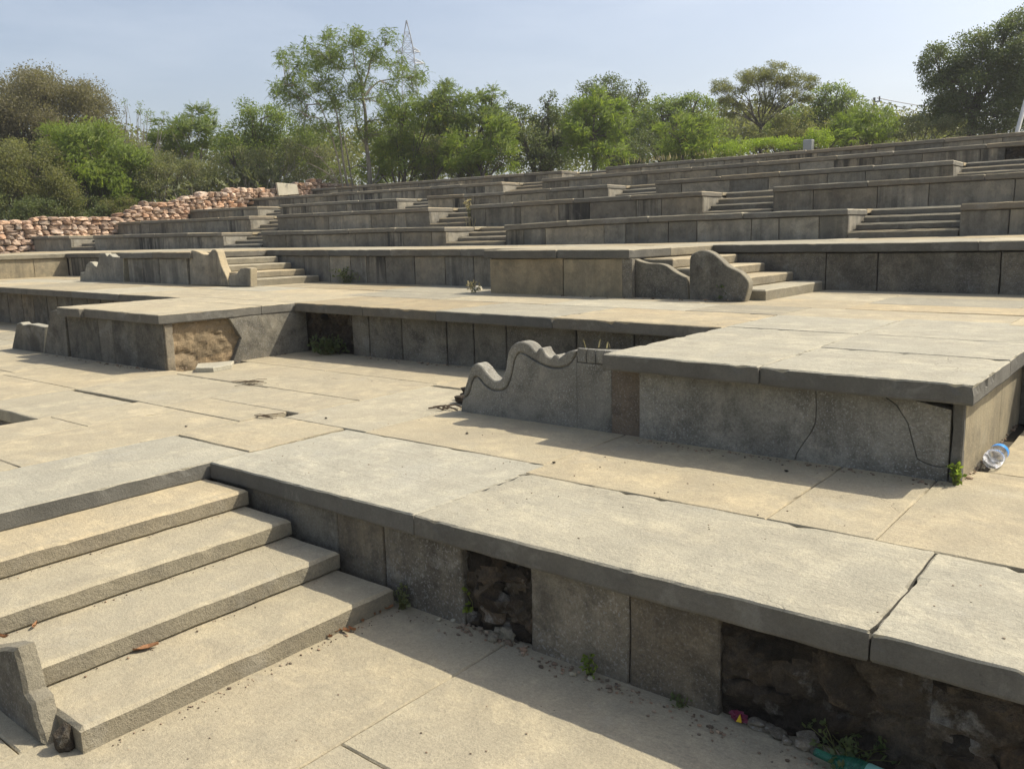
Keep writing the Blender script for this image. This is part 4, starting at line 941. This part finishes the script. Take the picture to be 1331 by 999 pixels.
# a far belt of woodland that reads as one mass behind the countable trees
def belt():
    lf=MB(); 
    for i in range(260):
        x=random.uniform(-60,1260); y=interp(x,[-60,150,260,330,480,560,660,740,860,1000,1170],[170,195,215,195,185,175,180,165,165,160,170])+random.uniform(-6,14)
        D=random.uniform(44,62); c=far(x,y,D); r=random.uniform(.8,1.7); tone=random.random()
        for k in range(210):
            v=rv(); p=c+Vector((v.x*r*1.2,v.y*r*1.2,v.z*r)); 
            if p.z<ZC+1.2: continue
            leaf(lf,p,rv(1).normalized(),rv(1),random.uniform(.12,.26),random.uniform(.08,.16),(min(1,max(0,.25+.75*tone+random.uniform(-.3,.3))),random.random()*.6,.5))
        for k in range(3): pass
        q=Vector((c.x,c.y,0))
        for k in range(190):                               # skirts down to the ground
            p=Vector((c.x+random.gauss(0,r),c.y+random.gauss(0,r),ZC+1.8+random.random()**1.6*max(.5,c.z-ZC-1.8)))
            leaf(lf,p,rv(1).normalized(),rv(1),random.uniform(.14,.3),random.uniform(.1,.18),(random.random()*.5,random.random()*.4,.5))
    o=lf.build('woodland',M['lf_olive']); o['kind']='stuff'; o['label']='distant mass of scrub woodland behind the nearer trees'
belt()
def drygrass(name,label,px,D,n,h,mat,spread,group=None,cat='grass tuft',bp=None):
    B=bp or far(px[0],px[1],D); t=MB()
    for i in range(n):
        p=Vector((B.x+random.gauss(0,spread),B.y+random.gauss(0,spread*.5),B.z)); a=random.uniform(0,6.28); l=h*random.uniform(.5,1.2)
        q=p+Vector((math.cos(a)*.35*l,math.sin(a)*.35*l,l)); s=Vector((math.sin(a),-math.cos(a),0))*.006*max(1,h*4)
        mid=p*.5+q*.5+Vector((0,0,.12*l)); t.add([p-s,p+s,mid+s*.8,q,mid-s*.8],[(0,1,2,4),(4,2,3)],(random.random(),random.random(),.5))
    o=t.build(name,M[mat]); tag(o,label,cat,group); return o
drygrass('dry_grass','pale dry grass along the crest behind the top tier, centre right',(850,209),26.5,60,.17,'lf_pale',.5)
drygrass('dry_grass','dry grass on the crest below the lime creeper, beside the grey block',(922,201),26.5,40,.12,'lf_pale',.5)
drygrass('dry_grass','dry tuft hanging beside the middle steps of the second tier',None,0,22,.22,'lf_pale',.05,bp=Vector((-11.75,13.2,ZC+TZ[0])))
P=onZ(770,457,z2(-2.7)); drygrass('dry_grass','three pale grass blades on top of the scrolled end stone',None,0,4,.055,'lf_pale',.06,bp=Vector((-2.72,4.17,z2(-2.7)-.0)))
def weed(label,loc,n,r,h,mat='lf_bright',ls=.03,col=0,group=None):
    t=thing('weed',label,'weed',loc,group); lf=MB(); st=MB(); B=Vector(loc)
    for i in range(n):
        a=random.uniform(0,6.28); q=B+Vector((math.cos(a)*r*random.random(),math.sin(a)*r*random.random(),h*random.uniform(.25,1)))
        branch(st,B+Vector((random.uniform(-r,r)*.3,random.uniform(-r,r)*.3,-.005)),q,.0025,.001,.15,3,i,(.5,.5,.5),4)
        for k in range(5):
            leaf(lf,q+rv(ls*.6),(rv(1)+Vector((0,0,.3))).normalized(),rv(1)+Vector((0,0,.6)),ls*random.uniform(.7,1.4),ls*random.uniform(.5,.8),(random.random(),random.random()*.4,.5))
    st.build('stems',M['lf_olive'],t); lf.build('leaves',M[mat],t)
p=onY(1241,624,4.05); weed('small leafy weed sprouting at the dark corner post of the right block',(p.x,4.045,L1),12,.022,.10,ls=.024)
p=onZ(620,806,.0); weed('green weed growing in the narrow rubble gap below the foreground coping',(p.x,2.46,.02),18,.07,.14,ls=.025)
p=onZ(768,876,0.); weed('tiny weed at the foot of the foreground wall slabs',(p.x,2.375,0),12,.035,.07,ls=.02)
p=onZ(520,786,0.); weed('grey green tuft in the corner beside the lowest near step',(-2.58,2.37,0),22,.05,.10,mat='lf_grey',ls=.018)
p=onZ(887,916,0.); weed('tiny moss weed under the last intact foreground slab',(p.x,2.385,0),9,.04,.04,mat='lf_dark',ls=.016)
p=onZ(1080,985,0.); weed('dark spreading weed under the foreground rubble, by the green bottle',(p.x+.05,2.42,0),34,.14,.09,mat='lf_dark',ls=.022)
weed('dark green weed clump in the rubble corner of the central recess',(-7.0,5.58,L1),60,.24,.16,mat='lf_dark',ls=.045)
q=onZ(276,465,L1); weed('small weed beside the notched slab above the broken flat piece',(q.x-.02,q.y,L1),14,.05,.12,ls=.03)
q=onY(628,379,7.5); weed('dry weed at the left foot of the buff block',(q.x-.1,q.y-.05,z2(-6.4)),16,.12,.14,mat='lf_pale',ls=.03)
q=onZ(972,385,z2(-3.2)); weed('low weed between the tall rounded end stone and the bottom step',(q.x+.02,7.62,z2(-3.2)),30,.10,.14,mat='lf_dark',ls=.035)
weed('scrubby weed at the foot of the wall right of the left sunlit steps',(-9.9,8.3,z2(-9.9)),40,.3,.2,mat='lf_grey',ls=.04)
weed('trailing weed at the right side of the middle second tier steps',(-11.85,13.3,ZC+TZ[0]+.2),26,.12,.35,mat='lf_pale',ls=.04)

# ------------------------------------------------------------------ things left lying about
def lathe(mb,axis0,axis1,prof,n=20,col=(.5,.5,.5),mi=0):
    a=Vector(axis0); d=(Vector(axis1)-a); L=d.length; d.normalize(); u=d.cross(Vector((0,0,1))); u.normalize(); w=d.cross(u); V=[]
    for t,r in prof:
        for k in range(n):
            an=2*math.pi*k/n; V.append(a+d*(t*L)+(u*math.cos(an)+w*math.sin(an))*r)
    Fs=[(i*n+k,i*n+(k+1)%n,(i+1)*n+(k+1)%n,(i+1)*n+k) for i in range(len(prof)-1) for k in range(n)]
    mb.add(V,Fs,col,mi)
bt=thing('plastic_bottle','clear plastic water bottle with blue label lying by the right block','bottle',(-.69,4.45,L1+.05))
b0=(-.688,4.40,L1+.049); b1=(-.694,4.70,L1+.044)
mb=MB(); lathe(mb,b0,b1,[(.02,.004),(.012,.018),(0,.030),(.01,.039),(.05,.044),(.16,.0435),(.2,.0415),(.24,.0435),(.40,.0435),(.50,.042),(.52,.0405),(.66,.0405),(.68,.042),(.74,.0405),(.82,.03),(.88,.017),(.90,.0145),(.95,.014)],28); mb.build('bottle_body',M['plastic'],bt,smooth=True)
mb=MB(); lathe(mb,b0,b1,[(.525,.0415),(.53,.042),(.655,.042),(.66,.0415)],28); mb.build('label_band',M['label'],bt,smooth=True)
mb=MB(); lathe(mb,b0,b1,[(.93,.001),(.93,.0165),(.94,.0172),(.99,.0172),(1,.016),(1,.001)],20); mb.build('cap',M['cap'],bt)
gb=thing('glass_bottle','green glass bottle lying in the weeds at the bottom edge of the photo','bottle',(-.7,2.3,.04))
q=onZ(1128,1020,.03); a0=(q.x+.10,q.y+.02,.036); a1=(q.x-.17,q.y+.06,.036)
mb=MB(); lathe(mb,a0,a1,[(.0,.004),(0,.03),(.02,.034),(.55,.034),(.68,.026),(.8,.014),(.98,.0125),(1,.012)],22); mb.build('bottle_body',M['green_glass'],gb,smooth=True)
mb=MB(); lathe(mb,a0,a1,[(.18,.0345),(.18,.035),(.42,.035),(.42,.0345)],22); mb.build('paper_label',M['paper'],gb,smooth=True)
q=onZ(958,941,.0); wr=thing('sweet_wrapper','crumpled magenta and yellow sweet wrapper beside the dark rubble','wrapper',(q.x,q.y+.03,.02))
mb=MB(); blob(mb,(q.x,2.41,.022),(.028,.014,.015),3,.8,3,freq=2.4); mb.build('foil',M['wrap_red'],wr); mb=MB(); prism(mb,FRONT,[(q.x-.002,.012),(q.x+.016,.014),(q.x+.010,.04)],-2.395,-2.388,bev=.001); mb.build('printed_patch',M['wrap_yel'],wr)
def rocks(name,label,spots,mat,cat='stone',group=None):
    for (x,y,z,r) in spots:
        m=MB(); blob(m,(x,y,z+r*.5),(r*1.2,r,r*.75),2,.5,random.uniform(0,50),square=.4); o=m.build(name,M[mat]); tag(o,label,cat,group)
def px0(pts,z,lift=0,r=.02): 
    o=[]
    for x,y,k in pts:
        q=onZ(x,y,z); o.append((q.x,q.y,z+lift,k))
    return o
rocks('rubble_stone','fallen rubble stone lying at the foot of the narrow rubble gap',px0([(662,828,.035),(650,822,.022),(640,832,.018)],0),'riser',group='fallen stones in the narrow gap')
rocks('rubble_stone','small grey rubble stone along the foot of the large exposed core',px0([(985,945,.025),(1000,950,.02),(1012,957,.024),(1022,965,.016),(1045,972,.022),(972,940,.015),(1060,978,.016),(1050,962,.03)],0),'wall',group='small stones along the exposed core')
rocks('stone_chip','flat pale chip of stone lying in the shade of the foreground wall',px0([(745,877,.013),(768,883,.012),(590,808,.012),(570,806,.01)],0),'pave_grey',group='stone chips in the wall shadow')
rocks('white_stone','white stone on the upper paving near the right sunlit steps',[(*(lambda q:(q.x,q.y,z2(-3)))(onZ(1072,374,z2(-3))),.045)],'pale')
rocks('white_stone','white stone lying against the wall right of centre of the upper terrace',[(*(lambda q:(q.x,q.y,z2(-2)))(onZ(1227,377.5,z2(-2))),.045)],'pale')
rocks('white_stone','white stone at the left foot of the buff block',[(*(lambda q:(q.x,q.y,z2(-6.5)))(onZ(621,378,z2(-6.5))),.05)],'pale')
lp=[(190,844,.088),(470,808,0),(448,821,0),(428,829,0),(423,824,0),(505,792,0),(494,797,0),(486,799,0),(46,815,.088*2),(5,830,.088*3),(458,820,0),(437,823,0),(395,838,0)]
for i,(x,y,z) in enumerate(lp):
    q=onZ(x,y,z); m=MB(); a=random.uniform(0,3.1); l=.045 if i==0 else random.uniform(.015,.03)
    d=Vector((math.cos(a),math.sin(a),0)); s=Vector((-d.y,d.x,0))
    c=Vector((q.x,q.y,z+.004)); 
    V=[];
    for t in (-1,-.4,.2,1):
        for u in (-1,0,1): V.append(c+d*l*t+s*l*.38*u*(1-t*t*.8)+Vector((0,0,.010*abs(u)+.006*t*t)))
    Fs=[(r*3+k,(r+1)*3+k,(r+1)*3+k+1,r*3+k+1) for r in range(3) for k in range(2)]; m.add(V,Fs)
    o=m.build('dry_leaf',M['dryleaf'])
    tag(o,'curled orange dry leaf lying alone on the lowest near step' if i==0 else 'small brown dry leaf fallen at the foot of a near step','leaf',None if i==0 else 'dry leaves along the near steps')
def twigheap(label,x,y,n,s):
    m=MB()
    for i in range(n):
        q=onZ(x+random.gauss(0,s),y+random.gauss(0,s*.15),L1); a=random.gauss(.25,.45); l=random.uniform(.06,.18)
        tube(m,[(q.x,q.y,L1+.008),(q.x+math.cos(a)*l*.5,q.y+math.sin(a)*l*.5,L1+.016),(q.x+math.cos(a+.3)*l,q.y+math.sin(a+.3)*l,L1+.007)],.0022,5)
    tag(m.build('twigs',M['twig']),label,'twigs')
twigheap('small scatter of dry twigs on the paving before the notched slab',318,498,16,9); twigheap('little tuft of dry twigs on the paving left of centre',334,542,9,4)
for i,(x,y) in enumerate(((242,555),(607,564),(424,544),(720,602),(1022,613),(1185,0))[:5]):
    q=onZ(x,y,L1); m=MB(); blob(m,(q.x,q.y,L1+.006),(.011,.008,.005),1,.4,i); tag(m.build('pebble',M['core']),'tiny dark pebble lying on the open middle terrace paving','pebble','dark pebbles on the middle terrace')

def grit():
    m=MB(); rnd=random.Random(11)
    def along(x0,y0,x1,y1,z,n,spread,rmax):
        for _ in range(n):
            t=rnd.random(); d=abs(rnd.gauss(0,spread)); dx,dy=x1-x0,y1-y0; L=math.hypot(dx,dy)
            x=x0+dx*t+dy/L*d; y=y0+dy*t-dx/L*d; r=rnd.uniform(.002,rmax)*(1 if rnd.random()<.9 else 1.8)
            blob(m,(x,y,z+r*.4),(r*1.3,r,r*.7),1,.5,rnd.uniform(0,50),col=(rnd.random(),rnd.random(),rnd.random()))
    along(-2.55,2.37,-1.9,2.40,0,50,.04,.004); along(-1.9,2.38,-1.1,2.38,0,110,.04,.006); along(-1.15,2.36,.4,2.36,0,120,.05,.008); along(-2.61,1.1,-2.6,2.35,0,70,.022,.004)
    along(-2.26,2.42,-1.9,2.42,0,70,.04,.009)
    for i in range(3): x=-2.95-.3525*i; along(x-.02,1.05,x-.02,2.35,.088*(i+1),22,.015,.003)
    along(-2.4,4.05,-.8,4.05,L1,120,.04,.006); along(-.74,5.5,-.74,4.1,L1,120,.03,.008); along(-6.6,5.62,-3.,5.62,L1,160,.05,.008); along(-7.4,5.4,-7.4,4.1,L1,90,.05,.008); along(-9.9,4.0,-7.5,4.0,L1,90,.04,.008)
    along(-3.1,9.38,3,9.38,z2(-1),70,.05,.008); along(-6.3,7.45,-3.4,7.5,z2(-5),90,.05,.01)
    for _ in range(120):
        x=rnd.uniform(-4,.6); y=rnd.uniform(2.5,4.0); r=rnd.uniform(.0015,.004); blob(m,(x,y,L1+r*.4),(r*1.4,r,r*.6),1,.5,rnd.uniform(0,50))
    for _ in range(90):
        x=rnd.uniform(-2.6,0); y=rnd.uniform(.8,2.3); r=rnd.uniform(.0015,.0035); blob(m,(x,y,r*.4),(r*1.4,r,r*.6),1,.5,rnd.uniform(0,50))
    o=m.build('grit',M['grit']); o['kind']='stuff'; o['label']='fine grit and crumbs of stone along the wall feet and on the paving'
M['grit']=stone('grit',(.14,.11,.08),(.30,.25,.18),(.06,.05,.04),(.28,.15,.08),speck=.3,bump=.5,var=1.2,blot=.3)
grit()

# grey block, leaning post, pylon and pole on the skyline
q=far(1051,187,27); gz=GH(q.x,q.y); m=MB(); d=Vector((q.x,q.y,0)).normalized(); zt=far(1051,181.5,27).z
slab(m,TOP,q.x-.13,q.x+.13,q.y-.1,q.y+.1,gz-.05,zt,seg=.1,bev=.02,chip=.02); tag(m.build('concrete_block',M['concrete']),'light grey concrete block standing on the crest beside the lime creeper','block')
a=far(1322,172,25); b=far(1336,122,25.5); m=MB(); tube(m,[(a.x,a.y,GH(a.x,a.y)-.1),tuple(a),tuple(a.lerp(b,.5)),tuple(b)],.055,8); tag(m.build('leaning_post',M['white_paint']),'weathered white post leaning at the right edge of the crest','post')
def strut(mb,a,b,r): tube(mb,[a,b],r,4,cap=False)
def pylon():
    D=150; top=far(527.5,27,D); base=far(537,250,D); bz=ZC-1; t=thing('power_pylon','tall steel lattice power pylon far behind the tall tree','pylon',(base.x,base.y,bz)); w=MB()
    ax=Vector((base.x,base.y,0)); H=top.z-bz; d=ax.normalized(); s=Vector((-d.y,d.x,0)); cxx=far(533,130,D); O=Vector((cxx.x,cxx.y,bz))
    def wid(z): return interp(z,[0,H*.55,H*.80,H*.88,H],[2.2,1.5,1.1,.95,.07])
    lev=[H*f for f in (0,.12,.23,.33,.42,.50,.57,.63,.69,.74,.79,.83,.87,.91,.95,1)]
    C4=lambda z:[O+s*(wid(z)*i)+d*(wid(z)*j)+Vector((0,0,z)) for i,j in ((-1,-1),(1,-1),(1,1),(-1,1))]
    for z0,z1 in zip(lev[:-1],lev[1:]):
        A,B=C4(z0),C4(z1)
        for k in range(4):
            strut(w,A[k],B[k],.065); strut(w,A[k],B[(k+1)%4],.034); strut(w,A[(k+1)%4],B[k],.034); strut(w,B[k],B[(k+1)%4],.034)
    w.build('lattice_mast',M['steel'],t)
    for f,l in ((.815,2.7),(.865,2.0)):
        for sg in (-1,1):
            m=MB(); z=H*f; e=O+s*(sg*l)+Vector((0,0,z+.1)); W=wid(z)
            for j in (-1,1):
                strut(m,O+s*(sg*W)+d*(W*j)+Vector((0,0,z)),e,.07); strut(m,O+s*(sg*W*.8)+d*(W*j*.8)+Vector((0,0,z+.8)),e,.06)
            for q in (.35,.65):
                p0=(O+s*(sg*W)+Vector((0,0,z))).lerp(e,q); p1=(O+s*(sg*W*.8)+Vector((0,0,z+.8))).lerp(e,q); strut(m,p0,p1,.05)
            strut(m,e,e-Vector((0,0,.6)),.06); m.build('cross_arm',M['steel'],t)
pylon()
def upole():
    D=60; a=far(1137,180,D); b=far(1136.5,127,D); t=thing('utility_pole','thin utility pole with small fittings above the bright green bush','utility pole',(a.x,a.y,ZC)); m=MB(); tube(m,[(a.x,a.y,ZC+1),tuple(b)],.075,8); m.build('pole',M['pole'],t)
    d=Vector((a.x,a.y,0)).normalized(); s=Vector((-d.y,d.x,0)); s=-s
    m=MB(); tube(m,[tuple(b-Vector((0,0,.25))),tuple(b-Vector((0,0,.25))+s*.45)],.035,6); tube(m,[tuple(b-Vector((0,0,.25))+s*.3),tuple(b-Vector((0,0,-.05))+s*.3)],.05,8); m.build('insulator_bracket',M['pole'],t)
    m=MB(); e=b-Vector((0,0,.4)); tube(m,[tuple(e),tuple(e-s*1.3-Vector((0,0,2.0)))],.035,5); m.build('stay_wire',M['pole'],t)
    q=far(1139,142,D); m=MB(); tube(m,[tuple(q-s*.05),tuple(q+s*.25)],.06,8); m.build('junction_box',M['pole'],t)
    for i,(y0,y1) in enumerate(((127.5,122),(131,146),(139,132),(143,158))):
        A=far(1140,y0,D); B=far(1400,y1,D+12); m=MB(); pts=[A.lerp(B,k/14)-Vector((0,0,.9*math.sin(math.pi*k/14))) for k in range(15)]; tube(m,pts,.022,4,cap=False)
        o=m.build('overhead_cable',M['wire']); tag(o,['topmost overhead cable running right from the utility pole','second overhead cable, sagging right from the utility pole towards the tree','third overhead cable right of the utility pole, rising slightly','lowest overhead cable right of the utility pole'][i],'cable','cables from the utility pole')
upole()

# ------------------------------------------------------------------ the dusty air
hm=bpy.data.materials.new('dusty air'); hm.use_nodes=True; hn=hm.node_tree; hn.nodes.clear(); ho=hn.nodes.new('ShaderNodeOutputMaterial')
hv=hn.nodes.new('ShaderNodeVolumePrincipled'); hv.inputs['Density'].default_value=.0010; hv.inputs['Color'].default_value=(.92,.95,.99,1); hv.inputs['Anisotropy'].default_value=.3
hn.links.new(hv.outputs[0],ho.inputs['Volume'])
mb=MB(); box(mb,-420,420,-210,920,-1.3,52); o=mb.build('haze',hm); o['kind']='stuff'; o['label']='thin dusty haze softening the far trees'
# ------------------------------------------------------------------ light, sky, camera
SUN=Vector((.52,.68,1.0)).normalized(); el=math.asin(SUN.z); az=math.atan2(SUN.x,SUN.y)
w=bpy.data.worlds.new('World'); SC.world=w; w.use_nodes=True; nt=w.node_tree; nt.nodes.clear()
sky=nt.nodes.new('ShaderNodeTexSky'); sky.sky_type='NISHITA'; sky.sun_disc=False; sky.sun_elevation=el; sky.sun_rotation=az
sky.altitude=300; sky.air_density=1.0; sky.dust_density=4.2; sky.ozone_density=1.2
bg=nt.nodes.new('ShaderNodeBackground'); bg.inputs[1].default_value=.118; ow=nt.nodes.new('ShaderNodeOutputWorld')
hs=nt.nodes.new('ShaderNodeHueSaturation'); hs.inputs['Saturation'].default_value=.8; nt.links.new(sky.outputs[0],hs.inputs['Color']); 
tcw=nt.nodes.new('ShaderNodeTexCoord'); mp=nt.nodes.new('ShaderNodeMapping'); mp.inputs['Scale'].default_value=(1.6,1.6,7.); nt.links.new(tcw.outputs['Generated'],mp.inputs[0])
cn=nt.nodes.new('ShaderNodeTexNoise'); cn.inputs['Scale'].default_value=2.1; cn.inputs['Detail'].default_value=7; cn.inputs['Roughness'].default_value=.6; nt.links.new(mp.outputs[0],cn.inputs['Vector'])
cr=nt.nodes.new('ShaderNodeMapRange'); cr.inputs[1].default_value=.47; cr.inputs[2].default_value=.78; cr.inputs[3].default_value=0; cr.inputs[4].default_value=.15; nt.links.new(cn.outputs['Fac'],cr.inputs[0])
cm=nt.nodes.new('ShaderNodeMix'); cm.data_type='RGBA'; cm.inputs[7].default_value=(6.6,6.9,7.2,1); nt.links.new(cr.outputs[0],cm.inputs[0]); nt.links.new(hs.outputs[0],cm.inputs[6])   # thin high cloud
nt.links.new(cm.outputs[2],bg.inputs[0]); nt.links.new(bg.outputs[0],ow.inputs[0])
ld=bpy.data.lights.new('sun','SUN'); ld.energy=3.75; ld.angle=math.radians(.53); ld.color=(1.0,.92,.76); lo=bpy.data.objects.new('sun',ld); C.objects.link(lo)
lo.rotation_euler=SUN.to_track_quat('Z','Y').to_euler()
cd=bpy.data.cameras.new('camera'); cd.sensor_width=36; cd.lens=36*F/1331; cd.clip_start=.05; cd.clip_end=3000
co=bpy.data.objects.new('camera',cd); C.objects.link(co)
mw=Matrix(((RT.x,-DN.x,-FW.x,CAM.x),(RT.y,-DN.y,-FW.y,CAM.y),(RT.z,-DN.z,-FW.z,CAM.z),(0,0,0,1))); co.matrix_world=mw
SC.camera=co
vs=SC.view_settings; vs.view_transform='Standard'; vs.look='None'; vs.gamma=1; vs.use_curve_mapping=False; vs.exposure=0.62
SC.render.film_transparent=False
